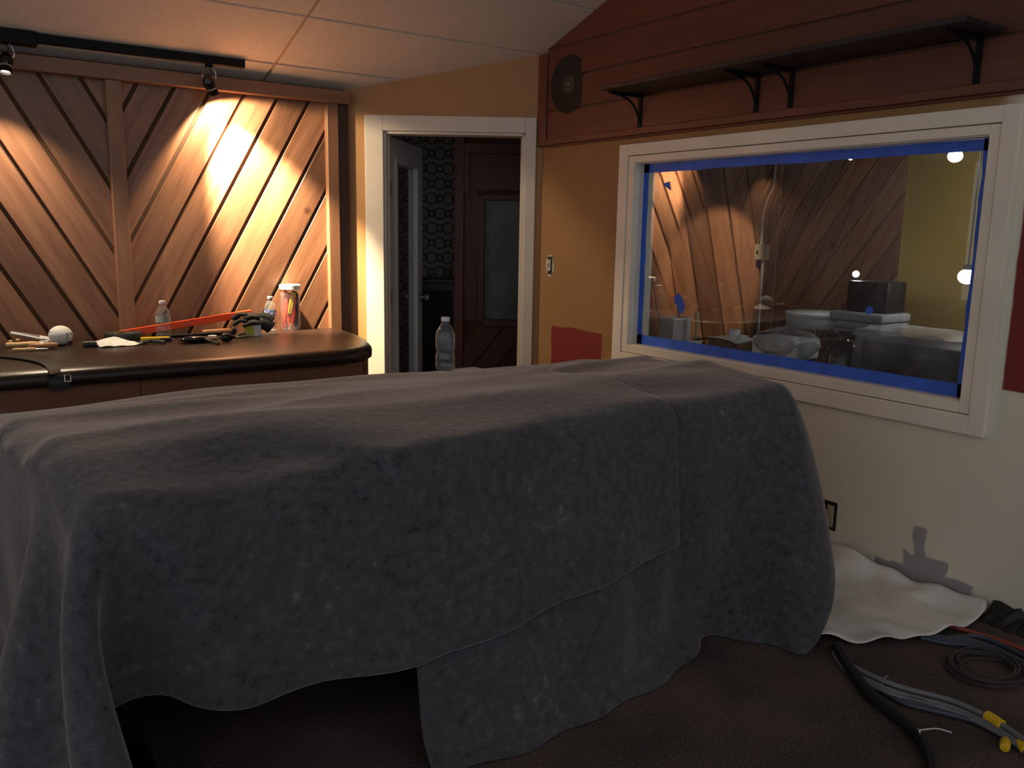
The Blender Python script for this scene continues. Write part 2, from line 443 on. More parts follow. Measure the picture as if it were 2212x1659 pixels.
def wallpaper():
    mt, nt, p = newmat('ring_wallpaper')
    tc = N(nt, 'ShaderNodeTexCoord'); sp = N(nt, 'ShaderNodeSeparateXYZ'); nt.links.new(tc.outputs['Object'], sp.inputs[0])
    def mth(op, a, b=None, c=None):
        n = N(nt, 'ShaderNodeMath', operation=op)
        for i, q in enumerate((a, b, c)):
            if q is None: continue
            if isinstance(q, (int, float)): n.inputs[i].default_value = q
            else: nt.links.new(q, n.inputs[i])
        return n.outputs[0]
    u0, v0 = mth('DIVIDE', sp.outputs['X'], 0.14), mth('DIVIDE', sp.outputs['Z'], 0.125)
    def disc(du, dv):
        row = mth('FLOOR', mth('ADD', v0, dv))
        off = mth('MULTIPLY', row, 0.5)
        u = mth('SUBTRACT', mth('FRACT', mth('ADD', mth('ADD', u0, off), du)), 0.5)
        v = mth('SUBTRACT', mth('FRACT', mth('ADD', v0, dv)), 0.5)
        return mth('SQRT', mth('ADD', mth('MULTIPLY', u, u), mth('MULTIPLY', mth('MULTIPLY', v, v), 0.8)))
    d1, d2 = disc(0, 0), disc(0.5, 0)
    ring = mth('LESS_THAN', mth('ABSOLUTE', mth('SUBTRACT', d1, 0.19)), 0.065)
    blob = mth('LESS_THAN', mth('ABSOLUTE', mth('SUBTRACT', d2, 0.335)), 0.05)
    dark = mth('MAXIMUM', ring, blob)
    mx = N(nt, 'ShaderNodeMix', data_type='RGBA'); nt.links.new(dark, mx.inputs[0])
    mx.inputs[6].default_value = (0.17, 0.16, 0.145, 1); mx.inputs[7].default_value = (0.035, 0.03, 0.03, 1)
    nt.links.new(mx.outputs[2], p.inputs['Base Color']); p.inputs['Roughness'].default_value = 0.7
    return mt
M['wallpaper'] = wallpaper()

# ------------------------------------------------------------------ key dimensions (metres)
YA = 5.12                     # panelled back wall
XC = 3.29                     # wall with the studio window
BENCH = 0.81
def ceil_z(y): return 2.265 + 0.33 * (YA - y)
TB = R(-35)
BD = Vector((math.cos(TB), math.sin(TB), 0)); BN = Vector((-math.sin(TB), math.cos(TB), 0)); BO = Vector((2.284, YA, 0))

def poly_clip(poly, a, b, c):
    """keep a*x+b*y<=c"""
    out = []
    for i in range(len(poly)):
        p, q = poly[i], poly[(i + 1) % len(poly)]
        dp, dq = a * p[0] + b * p[1] - c, a * q[0] + b * q[1] - c
        if dp <= 0: out.append(p)
        if dp * dq < 0:
            t = dp / (dp - dq); out.append((p[0] + t * (q[0] - p[0]), p[1] + t * (q[1] - p[1])))
    return out

def plank(poly, ang, thick, origin, ex, en, mat, parent, name='board', bevel=0.002):
    """poly in wall coords (u along ex, z up); board lies on the wall, grain along angle ang; en = outward normal"""
    cx = sum(p[0] for p in poly) / len(poly); cz = sum(p[1] for p in poly) / len(poly)
    ca, sa = math.cos(ang), math.sin(ang)
    loc = [((p[0] - cx) * ca + (p[1] - cz) * sa, -(p[0] - cx) * sa + (p[1] - cz) * ca) for p in poly]
    area = sum(loc[i][0] * loc[(i + 1) % len(loc)][1] - loc[(i + 1) % len(loc)][0] * loc[i][1] for i in range(len(loc))) / 2
    if abs(area) < 2e-4: return None
    if area < 0: loc.reverse()
    mb = MB().prism(loc, 0, thick)
    o = mb.build(name, mat, None, bevel=bevel, seg=1)
    X = ex * ca + Vector((0, 0, 1)) * sa; Y = -ex * sa + Vector((0, 0, 1)) * ca; Z = X.cross(Y)
    pos = Vector(origin) + ex * cx + Vector((0, 0, cz))
    if Z.dot(en) < 0:           # flip thickness to the visible side
        o.data.transform(Matrix.Diagonal((1, 1, -1, 1))); o.data.flip_normals()
    mw = Matrix((X, Y, Z)).transposed().to_4x4(); mw.translation = pos
    if parent is not None:
        o.parent = parent
        o.matrix_local = parent.matrix_basis.inverted() @ mw
    else: o.matrix_world = mw
    return o

# ================================================================== SETTING
# floor
fl = MB().prism([(-3.2, -2.0), (3.45, -2.0), (3.45, 4.4), (2.36, 5.2), (-3.2, 5.2)], -0.06, 0.0).build('floor', M['carpet'])
tag(fl, kind='structure')
# torn carpet edge along the wall
mb = MB(); pts = []
rr = random.Random(3)
ys = [0.70 + i * 0.025 for i in range(31)]
top = [(3.285, y, 0.055 + rr.uniform(-0.012, 0.02)) for y in ys]
mid = [(3.245 + rr.uniform(-0.012, 0.012), y, 0.035 + rr.uniform(-0.01, 0.01)) for y in ys]
low = [(3.20 + rr.uniform(-0.02, 0.012), y, 0.004) for y in ys]
n = len(ys)
mb.add(top + mid + low, [(i, i + 1, i + 1 + n, i + n) for i in range(n - 1)] + [(n + i, n + i + 1, n + i + 1 + n, n + i + n) for i in range(n - 1)])
mb.build('carpet_edge', M['black_rubber'], fl, fix=False)

# ceiling: backing slab in the grid colour, tiles below it
ce = tag(MB().prism([(-2.0, ceil_z(-2.0) + 0.012), (YA + 0.1, ceil_z(YA + 0.1) + 0.012), (YA + 0.1, ceil_z(YA + 0.1) + 0.1), (-2.0, ceil_z(-2.0) + 0.1)], -3.2, 3.6, 'x').build('ceiling', M['tile_grid']), kind='structure')
rows = [5.22, 4.92, 4.43, 3.93, 3.43, 2.93, 2.43, 1.93, 1.43, 0.93]
cols = [-2.9, -1.3, 0.26, 1.775, 3.32]
g = 0.009
for i in range(len(rows) - 1):
    for j in range(len(cols) - 1):
        y1, y0 = rows[i] - g, rows[i + 1] + g
        x0, x1 = cols[j] + g, cols[j + 1] - g
        mb = MB()
        vs = [(x, y, ceil_z(y) + h) for h in (0.0, 0.014) for (x, y) in ((x0, y0), (x1, y0), (x1, y1), (x0, y1))]
        mb.add(vs, [(3, 2, 1, 0), (4, 5, 6, 7), (0, 1, 5, 4), (1, 2, 6, 5), (2, 3, 7, 6), (3, 0, 4, 7)])
        mb.build('ceiling_tile', M['tile'], ce)

# back wall with V of diagonal cedar boards
wa = tag(MB().box(-3.2, 2.284, YA + 0.004, YA + 0.12, 0, 2.6).build('wall_back', M['backing']), kind='structure')
EX, EN = Vector((1, 0, 0)), Vector((0, -1, 0))
org = (0, YA + 0.006, 0)
a61 = R(60.8); tg = math.tan(a61)
Z0, Z1 = 0.70, 2.172
half = 0.0105 / math.sin(a61)
for side in (1, -1):
    if side > 0: X0, X1 = 0.975, 2.15
    else: X0, X1 = -1.9, 0.915
    k = -6
    for k in range(-8, 26):
        if side > 0: s0 = 0.695 + 0.1945 * (k - 4); s1 = s0 + 0.1945     # seam x at z=1.5
        else: s1 = 1.172 - 0.1955 * (k - 4); s0 = s1 - 0.1955
        poly = [(X0, Z0), (X1, Z0), (X1, Z1), (X0, Z1)]
        # seam line x = s + side*(z-1.5)/tg
        poly = poly_clip(poly, -1, side / tg, -(s0 + half) + side * 1.5 / tg)
        if len(poly) >= 3: poly = poly_clip(poly, 1, -side / tg, (s1 - half) - side * 1.5 / tg)
        if len(poly) >= 3:
            plank(poly, a61 if side > 0 else PI - a61, 0.020 + RND.uniform(-0.002, 0.003), org, EX, EN, M['cedar'], wa)
def stick(name, x0, x1, z0, z1, t, mat, parent):
    L = max(x1 - x0, z1 - z0)
    ang = 0 if (x1 - x0) > (z1 - z0) else PI / 2
    return plank([(x0, z0), (x1, z0), (x1, z1), (x0, z1)], ang, t, (0, YA, 0), EX, EN, mat, parent, name, 0.003)
stick('centre_post', 0.908, 0.985, Z0, 2.172, 0.062, M['cedar_trim'], wa)
stick('end_post', 2.140, 2.212, Z0, 2.172, 0.055, M['cedar_trim'], wa)
stick('top_rail', -1.9, 2.284, 2.172, 2.246, 0.085, M['cedar_trim'], wa)
stick('dark_corner_post', 2.212, 2.284, 0.0, 2.172, 0.04, M['darkwood'], wa)

# door wall (angled)
def Bp(t, off, z): 
    v = BO + BD * t + BN * off
    return (v.x, v.y, z)
def bframe(o):
    m4 = Matrix((BD, BN, Vector((0, 0, 1)))).transposed().to_4x4(); m4.translation = BO
    o.matrix_world = m4
    return o
OT0, OT1, OZ = 0.232, 1.127, 2.030
LB = 1.229
mb = MB()
mb.box(-0.02, OT0, 0, 0.11, 0, 2.36)
mb.box(OT1, LB + 0.03, 0, 0.11, 0, 2.66)
mb.add([(OT0, o_, OZ) for o_ in (0, .11)] + [(OT1, o_, OZ) for o_ in (0, .11)] + [(OT0, o_, 2.36) for o_ in (0, .11)] + [(OT1, o_, 2.66) for o_ in (0, .11)],
       [(0, 2, 6, 4), (1, 5, 7, 3), (0, 1, 3, 2), (4, 6, 7, 5)])
wb = tag(bframe(mb.build('wall_door', M['wallB'])), kind='structure')
# door casing
dr = bframe(MB().box(OT0 - 0.012, OT0 + 0.02, 0.0, 0.13, 0, OZ + 0.0).box(OT1 - 0.02, OT1 + 0.012, 0, 0.13, 0, OZ).box(OT0 - .012, OT1 + .012, 0, 0.13, OZ - 0.02, OZ + 0.012)
            .box(OT0 + 0.02, OT0 + 0.032, 0.06, 0.10, 0, OZ - 0.02).box(OT1 - 0.032, OT1 - 0.02, 0.06, 0.10, 0, OZ - 0.02).build('door_1', M['white_trim']))
tag(dr, kind='structure')
MB().box(0.121, OT0 + 0.004, -0.022, 0.0, 0, 2.12).build('casing', M['white_trim'], dr, bevel=0.004)
MB().box(OT1 - 0.004, 1.190, -0.022, 0.0, 0, 2.12).build('casing', M['white_trim'], dr, bevel=0.004)
MB().box(OT0 + 0.004, OT1 - 0.004, -0.021, 0.0, OZ - 0.004, 2.12).build('casing', M['white_trim'], dr, bevel=0.004)
# door leaf swung into the hall
LW, LT = 0.84, 0.042
mb = MB()
g0, g1, h0, h1 = 0.16, 0.68, 0.32, 1.86
mb.box(0, g0, 0, LT, 0.01, OZ - 0.025).box(g1, LW, 0, LT, 0.01, OZ - 0.025).box(g0, g1, 0, LT, 0.01, h0).box(g0, g1, 0, LT, h1, OZ - 0.025)
for sgn in (-0.012, LT):
    mb.box(g0 - 0.02, g0 + 0.012, sgn, sgn + 0.012, h0 - .02, h1 + .02).box(g1 - 0.012, g1 + 0.02, sgn, sgn + 0.012, h0 - .02, h1 + .02)
    mb.box(g0, g1, sgn, sgn + 0.012, h0 - .02, h0 + 0.012).box(g0, g1, sgn, sgn + 0.012, h1 - 0.012, h1 + .02)
leaf = mb.build('door_leaf', M['door_white'], dr)
leaf.location = (OT0 + 0.022, 0.085, 0); leaf.rotation_euler = (0, 0, R(81.5))
MB().box(g0, g1, 0.018, 0.024, h0, h1).build('door_glass', M['pane_door'], leaf)
for z in (1.68, 0.98, 0.26):
    h = MB().box(-0.012, 0.045, -0.004, 0.0, z - 0.05, z + 0.05).lathe([(0.007, z - 0.05), (0.007, z + 0.05)], 10, (-0.006, -0.006, 0)).build('hinge', M['brass'], leaf)
kn = MB()
for s_ in (-1, 1):
    y = 0 if s_ < 0 else LT
    kn.lathe([(0.030, y), (0.030, y + s_ * .008), (0.012, y + s_ * .012), (0.011, y + s_ * .035), (0.024, y + s_ * .043), (0.028, y + s_ * .058), (0.020, y + s_ * .070), (0.004, y + s_ * .073)], 18, (LW - 0.065, 0, 0.93), 'y')
kn.build('door_knob', M['steel'], leaf, smooth=True)

# hall beyond the door
hall = tag(bframe(MB().box(-1.6, 1.25, 0.12, 3.2, -0.06, -0.004).build('floor_hall', M['carpet'])), kind='structure')
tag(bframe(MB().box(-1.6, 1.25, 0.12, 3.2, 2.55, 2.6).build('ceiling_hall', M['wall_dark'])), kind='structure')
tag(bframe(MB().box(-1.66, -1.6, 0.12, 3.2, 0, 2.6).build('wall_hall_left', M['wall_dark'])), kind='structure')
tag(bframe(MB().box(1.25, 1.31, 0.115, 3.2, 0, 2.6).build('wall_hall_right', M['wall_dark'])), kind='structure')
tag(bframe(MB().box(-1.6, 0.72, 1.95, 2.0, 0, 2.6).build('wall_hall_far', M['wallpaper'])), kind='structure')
# wooden partition with window
HP = 1.40
pt = tag(bframe(MB().box(0.585, 1.25, HP + 0.02, HP + 0.06, 0, 2.6).build('wall_hall_partition', M['backing'])), kind='structure')
def hbox(name, t0, t1, z0, z1, th, mat, par=pt):
    mb_ = MB(); L, H = (t1 - t0), (z1 - z0)
    if H > L: mb_.box(-H / 2, H / 2, -L / 2, L / 2, 0, th); rot = (PI / 2, -PI / 2, 0)
    else: mb_.box(-L / 2, L / 2, -H / 2, H / 2, 0, th); rot = (PI / 2, 0, 0)
    o = mb_.build(name, mat, par, bevel=0.003, seg=1)
    o.rotation_euler = rot; o.location = ((t0 + t1) / 2, HP + 0.02, (z0 + z1) / 2)
    return o
hbox('corner_stile', 0.585, 0.66, 0, 2.6, 0.03, M['redtrim'])
hbox('top_rail', 0.66, 1.248, 2.02, 2.10, 0.03, M['redtrim'])
hbox('stile', 0.655, 0.70, 1.72, 2.02, 0.025, M['redtrim'])
hbox('board', 0.70, 1.248, 1.74, 2.02, 0.012, M['redwood'])
hbox('window_frame', 0.775, 0.825, 0.70, 1.70, 0.04, M['redtrim'])
hbox('window_frame', 0.825, 1.248, 1.665, 1.71, 0.04, M['redtrim'])
hbox('window_frame', 0.825, 1.248, 0.66, 0.715, 0.045, M['redtrim'])
hbox('window_pane', 0.825, 1.248, 0.715, 1.665, 0.006, simple('hall_pane', (0.13, 0.14, 0.125), 0.45, var=0.3, scale=4))
hbox('board', 0.66, 0.775, 0.70, 1.74, 0.012, M['redwood'])
for k in range(7):
    t0 = 0.30 + k * 0.2
    poly = [(0.66, 0.0), (1.248, 0.0), (1.248, 0.655), (0.66, 0.655)]
    poly = poly_clip(poly, -1, 0.75, -(t0 + 0.006)); 
    if len(poly) >= 3: poly = poly_clip(poly, 1, -0.75, t0 + 0.194)
    if len(poly) >= 3:
        plank(poly, math.atan2(1, 0.75), 0.016, BO + BN * (HP + 0.02), BD, -BN, M['redwood'], pt)
cab = thing('equipment_cabinet', Bp(0.48, 1.62, 0), 'black equipment cabinet standing in the dark hall below ring wallpaper', 'cabinet', rz=TB)
MB().box(-0.17, 0.105, -0.18, 0.2, 0, 1.0).build('body', M['black_plastic'], cab, bevel=0.006)
MB().box(-0.175, 0.11, -0.185, 0.205, 1.0, 1.03).build('top', M['shelf_black'], cab, bevel=0.004)
MB().box(-0.15, 0.085, -0.19, -0.18, 0.08, 0.94).build('front_panel', M['black_metal'], cab, bevel=0.003)

# wall with studio window
WY0, WY1, WZ0, WZ1 = 1.655, 3.545, 0.805, 1.802
T = 0.14
mb = MB()
mb.box(XC, XC + T, -1.6, WY0, 0, 3.2).box(XC, XC + T, WY1, 4.52, 0, 3.2).box(XC, XC + T, WY0, WY1, 0, WZ0).box(XC, XC + T, WY0, WY1, WZ1, 3.2)
mb.box(XC, XC + T, -1.6, 4.52, 3.2, 4.6)
wc = tag(mb.build('wall_right', M['wallC']), kind='structure')
# horizontal redwood boards above
EY, ENX = Vector((0, 1, 0)), Vector((-1, 0, 0))
zs = [1.968, 2.145, 2.332, 2.512, 2.70, 2.89, 3.08, 3.27, 3.46, 3.65, 3.84]
for i in range(len(zs) - 1):
    poly = [(-0.8, zs[i] + 0.005), (4.345, zs[i] + 0.005), (4.345, zs[i + 1] - 0.005), (-0.8, zs[i + 1] - 0.005)]
    # under the sloping ceiling: z + .33 y <= 2.265+.33*YA
    poly = poly_clip(poly, 0.33, 1, 2.265 + 0.33 * YA - 0.004)
    if len(poly) >= 3: plank(poly, 0, 0.020 + RND.uniform(-0.002, 0.002), (XC, 0, 0), EY, ENX, M['redwood'], wc)
MB().box(XC - 0.012, XC, -0.8, 4.36, 1.97, 3.9).build('board_backing', M['darkwood'], wc).hide_render = False
def vst(name, y0, y1, z0, z1, t, mat):
    ang = 0 if (y1 - y0) > (z1 - z0) else PI / 2
    return plank([(y0, z0), (y1, z0), (y1, z1), (y0, z1)], ang, t, (XC, 0, 0), EY, ENX, mat, wc, name, 0.003)
vst('corner_trim', 4.345, 4.425, 1.945, 2.485, 0.034, M['redtrim'])
vst('bottom_trim_and_shadow', -0.8, 4.345, 1.948, 1.985, 0.032, M['redtrim'])
vst('bottom_trim_and_shadow', -0.8, 4.345, 1.936, 1.948, 0.018, M['redtrim'])  # thin lower strip stands in for the shadow line under the trim

# window: casing, inner frame, pane, tape
win = tag(MB().box(XC - 0.004, XC + T, WY0 - 0.012, WY0 + .004, WZ0 - .012, WZ1 + .012).box(XC - 0.004, XC + T, WY1 - .004, WY1 + 0.012, WZ0 - .012, WZ1 + .012)
          .box(XC - 0.004, XC + T, WY0, WY1, WZ1 - .004, WZ1 + 0.012).box(XC - 0.004, XC + T, WY0, WY1, WZ0 - 0.012, WZ0 + .004).build('window_1', M['cream_trim']), kind='structure')
OY0, OY1, OZ0, OZ1 = 1.548, 3.662, 0.685, 1.902
IY0, IY1, IZ0, IZ1 = 1.612, 3.592, 0.760, 1.842
for nm, y0, y1, z0, z1, t in (('casing', OY0, IY0, OZ0, OZ1, .030), ('casing', IY1, OY1, OZ0, OZ1, .030), ('casing', IY0, IY1, IZ1, OZ1, .030), ('casing', IY0, IY1, OZ0, IZ0, .030),
                              ('stop', IY0 + .003, WY0, IZ0 + .003, IZ1 - .003, .022), ('stop', WY1, IY1 - .003, IZ0 + .003, IZ1 - .003, .022),
                              ('stop', WY0, WY1, WZ1, IZ1 - .003, .022), ('stop', WY0, WY1, IZ0 + .003, WZ0, .022)):
    MB().box(XC - t, XC + 0.0, y0, y1, z0, z1).build(nm, M['cream_trim'], win, bevel=0.003)
PX = XC + 0.052
MB().box(PX, PX + 0.006, WY0, WY1, WZ0, WZ1).build('window_pane', M['pane'], win)
def tape(name, poly, x=PX, t=0.0012):
    return MB().prism(poly, x - t, x - 0.0001, 'x').build(name, M['blue_tape'], win)
rw = random.Random(5)
def strip(y0, y1, z0, z1, horiz, wob=0.003, n=14):
    if horiz:
        a = [(y0 + (y1 - y0) * i / n, z0 + rw.uniform(-wob, wob)) for i in range(n + 1)]
        b = [(y0 + (y1 - y0) * i / n, z1 + rw.uniform(-wob, wob) * .3) for i in range(n, -1, -1)]
    else:
        a = [(y0 + rw.uniform(-wob, wob), z0 + (z1 - z0) * i / n) for i in range(n, -1, -1)]
        b = [(y1, z0 + (z1 - z0) * i / n) for i in range(n + 1)]
    return a + b
tape('tape_strip', strip(WY0, WY1, 1.752, 1.796, True))
tape('tape_strip', strip(WY0, WY1, WZ0 - 0.0, 0.862, True))
tape('tape_strip', strip(1.705, WY0, WZ0, WZ1, False))
tape('tape_strip', strip(WY1 - 0.042, WY1, WZ0, WZ1, False))
tape('tape_scrap', [(3.395, 1.687), (3.345, 1.700), (3.332, 1.652)])
tape('tape_scrap', [(3.270, 1.09), (3.235, 1.115), (3.205, 1.09), (3.185, 1.045), (3.200, 1.005), (3.225, 1.010), (3.245, 1.05), (3.262, 1.06)])
tape('tape_scrap', [(2.135, 1.118), (2.120, 1.135), (2.098, 1.128), (2.100, 1.105), (2.125, 1.098)])
# blue tape scraps end here

# open switch box and uncovered double outlet
sw = thing('switch_box', (XC, 4.302, 1.218), 'open switch box with ragged plaster edge beside the door casing', 'switch box')
po = []
for k in range(18):
    a = 2 * PI * k / 18
    po.append((0.040 * math.cos(a) * (1 + RND.uniform(-.15, .2)), 0.068 * math.sin(a) * (1 + RND.uniform(-.1, .15))))
MB().prism(po, -0.003, 0.002, 'x').build('plaster_edge', M['mud'], sw)
MB().box(-0.006, 0.0, -0.024, 0.022, -0.056, 0.054).build('box_cavity', M['box_dark'], sw, bevel=0.002)
MB().box(-0.012, -0.005, -0.014, 0.012, -0.035, 0.036).build('switch_body', M['mud'], sw, bevel=0.003)
MB().box(-0.022, -0.011, -0.005, 0.004, -0.010, 0.012).build('toggle', M['outlet'], sw, bevel=0.002)
ou = thing('double_outlet', (XC, 2.205, 0.190), 'uncovered double outlet in a dark wall box under the window', 'outlet')
MB().box(-0.004, 0.0, -0.055, 0.055, -0.066, 0.066).build('box_cavity', M['box_dark'], ou, bevel=0.003)
for s_ in (-1, 1):
    rec = MB().box(-0.010, -0.003, s_ * 0.026 - 0.017, s_ * 0.026 + 0.017, -0.050, 0.050).build('receptacle', M['outlet'], ou, bevel=0.004)
    for zz in (-0.022, 0.022):
        MB().lathe([(0.016, -0.013), (0.016, -0.009)], 16, (0, s_ * 0.026, zz), 'x').build('socket_face', M['outlet'], rec)

# vinyl record on the boards
rec = thing('vinyl_record', (XC - 0.022, 4.135, 2.285), 'black vinyl record hung on the redwood boards', 'record')
rp = [(0.165, 0.0), (0.165, -0.003), (0.06, -0.0035), (0.06, 0.0)]
disc = MB().lathe([(0.163, 0.0), (0.165, -0.002), (0.163, -0.004), (0.150, -0.0035), (0.120, -0.004), (0.110, -0.0035), (0.075, -0.004), (0.06, -0.003)], 48, (0, 0, 0), 'x').build('disc', M['vinyl'], rec)
MB().lathe([(0.052, -0.0042), (0.050, -0.0052), (0.004, -0.0052)], 32, (0, 0, 0), 'x').build('centre_label', M['record_label'], rec)
MB().lathe([(0.005, -0.005), (0.005, -0.009), (0.002, -0.010)], 10, (0, 0, 0), 'x').build('pin', M['steel'], rec)
for o in rec.children: o.rotation_euler = (0, 0, R(3.0))

# black shelf on brackets
sh = thing('wall_shelf', (XC, 2.59, 2.15), 'long black shelf on four curved brackets above the studio window', 'shelf')
MB().prism([(-0.30, -0.955), (-0.02, -0.955), (-0.02, 0.955), (-0.30, 0.955)], 0.0, 0.020).build('shelf_board', M['shelf_black'], sh, bevel=0.003)
for y in (3.515, 2.735, 2.545, 1.725):
    dy = y - 2.59
    br = MB().box(-0.030, -0.018, dy - 0.012, dy + 0.012, -0.165, 0.0).box(-0.24, -0.022, dy - 0.012, dy + 0.012, -0.012, -0.0005).build('bracket', M['black_metal'], sh, bevel=0.002)
    MB().tube([(-0.028, dy, -0.135), (-0.045, dy, -0.09), (-0.085, dy, -0.045), (-0.14, dy, -0.02), (-0.20, dy, -0.010)], 0.006, 8, smooth=4).build('curved_brace', M['black_metal'], br)

# ================================================================== track light
def lamp_spot(name, loc, target, watts, size, blend, col, parent):
    l = bpy.data.lights.new(name, 'SPOT'); l.energy = watts; l.spot_size = R(size); l.spot_blend = blend; l.color = col; l.shadow_soft_size = 0.02
    o = bpy.data.objects.new(name, l); COL.objects.link(o)
    o.location = loc; o.rotation_euler = (Vector(target) - Vector(loc)).to_track_quat('-Z', 'Y').to_euler()
    if parent is not None:
        o.parent = parent; o.matrix_parent_inverse = parent.matrix_world.inverted()
    return o
TY = 4.93
tz = ceil_z(TY)
tl = thing('track_light', (0, TY, tz), 'black ceiling track with swivel spotlights in front of the panelled wall', 'track light')
MB().box(-1.0, 1.60, -0.021, 0.021, -0.042, 0.002).build('track_bar', M['black_metal'], tl, bevel=0.003)
MB().box(0.27, 0.585, -0.036, 0.036, -0.062, 0.006).build('feed_box', M['black_metal'], tl, bevel=0.006)
# spotlight heads: local -Z is the beam
def head(x, aim, name='spotlight_head'):
    piv = Vector((x, 0, -0.045))
    h = MB().box(x - 0.018, x + 0.018, -0.014, 0.014, -0.062, -0.03).build(name, M['black_metal'], tl, bevel=0.004)
    aim = Vector(aim).normalized()
    q = aim.to_track_quat('-Z', 'Y').to_matrix().to_4x4()
    c = Vector((x, 0, -0.148))
    mt4 = q.copy(); mt4.translation = c
    bod = MB().lathe([(0.004, 0.052), (0.014, 0.050), (0.024, 0.038), (0.031, 0.018), (0.033, 0.002), (0.028, -0.014), (0.027, -0.018)], 24).build('shade', M['black_gloss'], h, smooth=True)
    bod.matrix_local = mt4
    rim = MB().lathe([(0.027, -0.018), (0.029, -0.020), (0.029, -0.024), (0.027, -0.026)], 24, cap=False).build('chrome_ring', M['steel'], h, smooth=True)
    rim.matrix_local = mt4
    col_ = MB().lathe([(0.0268, -0.025), (0.030, -0.045), (0.026, -0.056), (0.024, -0.054), (0.024, -0.026)], 24, cap=False).build('collar', M['black_metal'], h, smooth=True)
    col_.matrix_local = mt4
    yk = MB()
    for s_ in (-1, 1):
        side = q.to_3x3() @ Vector((1, 0, 0))
        a = c + side * 0.034 * s_
        yk.tube([Vector((x + 0.012 * s_, 0, -0.058)), Vector((x + 0.032 * s_, 0, -0.075)), Vector((x + 0.034 * s_, 0.0, -0.12)), a], 0.0022, 6, smooth=4)
    yk.build('wire_yoke', M['steel'], h)
    MB().tube([(x, 0, -0.06), (x + 0.014, 0.004, -0.078), (x + 0.016, 0.004, -0.088), (x + 0.002, 0, -0.10), c + q.to_3x3() @ Vector((0, 0, 0.05))], 0.0025, 6, smooth=4).build('lamp_cord', M['black_rubber'], h)
    bl = MB().lathe([(0.012, -0.028), (0.022, -0.036), (0.022, -0.040), (0.004, -0.043)], 20).build('bulb', M['bulb'], h, smooth=True)
    bl.matrix_local = mt4
    return h, c + Vector((0, TY, tz)), aim
M['bulb'] = emit('lit_bulb', (1.0, 0.85, 0.62), 30.0)
h2, c2, a2 = head(1.408, (0.26, 0.165, -0.51))
h1, c1, a1 = head(0.448, (-0.08, -0.20, -0.60))
h3, c3, a3 = head(-0.55, (0.40, -0.55, -0.55))
bpy.context.view_layer.update()
lamp_spot('spot_beam', c2 + a2 * 0.05, c2 + a2, SPOT_W, 60, 0.75, WARM, h2)
lamp_spot('spot_spill', c2 + a2 * 0.05, c2 + a2, SPILL_W, 128, 0.25, WARM, h2)
lamp_spot('spot_beam', c1 + a1 * 0.05, c1 + a1, SPOT1_W, 130, 0.6, (1.0, 0.80, 0.55), h1)
lamp_spot('spot_beam', c3 + a3 * 0.05, c3 + a3, SPOT3_W, 140, 0.8, (1.0, 0.82, 0.60), h3)

# ================================================================== padded bench
bn = thing('padded_bench', (0, 4.6, 0), 'long bench top padded in dark brown leather along the panelled wall', 'bench')
outl = [(-2.2, 5.055), (-2.2, 4.03)]
outl += [(1.72, 4.03), (1.84, 4.05), (1.93, 4.10), (1.99, 4.17), (2.05, 4.29), (2.11, 4.47), (2.15, 4.68), (2.17, 4.90), (2.17, 5.055)]
def inset(poly, d):
    P = [Vector((p[0], p[1])) for p in poly]; n_ = len(P); out = []
    for i in range(n_):
        a, b, c_ = P[i - 1], P[i], P[(i + 1) % n_]
        e1, e2 = (b - a).normalized(), (c_ - b).normalized()
        n1, n2 = Vector((-e1.y, e1.x)), Vector((-e2.y, e2.x))
        nn = (n1 + n2); nn = nn / max(0.25, nn.dot(n1))
        out.append((b.x + nn.x * d, b.y + nn.y * d))
    return out
mb = MB(); prof = [(0.012, 0.735), (0.0, 0.745), (0.0, 0.770), (0.006, 0.785), (0.018, 0.798), (0.036, 0.806), (0.060, 0.810)]
no_ = len(outl)
for d_, z in prof:
    mb.v += [(p[0], p[1] - 4.6, z) for p in inset(outl, d_)]
for i in range(len(prof) - 1):
    for k in range(no_):
        mb.f.append((i * no_ + k, i * no_ + (k + 1) % no_, (i + 1) * no_ + (k + 1) % no_, (i + 1) * no_ + k))
mb.f.append(tuple(range((len(prof) - 1) * no_, len(prof) * no_)))
mb.f.append(tuple(reversed(range(no_))))
mb.build('padded_top', M['leather'], bn, smooth=True, angle=60)
for x0, x1 in ((-2.2, -1.2), (-1.198, -0.2), (-0.198, 0.8), (0.802, 1.42), (1.422, 1.90)):
    MB().box(x0, x1, -0.52, -0.495, 0.0, 0.735).build('front_board', M['benchwood'], bn, bevel=0.003, seg=1)
MB().prism([(1.902, -0.52), (1.96, -0.45), (2.12, 0.10), (2.14, 0.48), (2.10, 0.48), (1.90, -0.47)], 0.0, 0.735).build('end_board', M['benchwood'], bn)

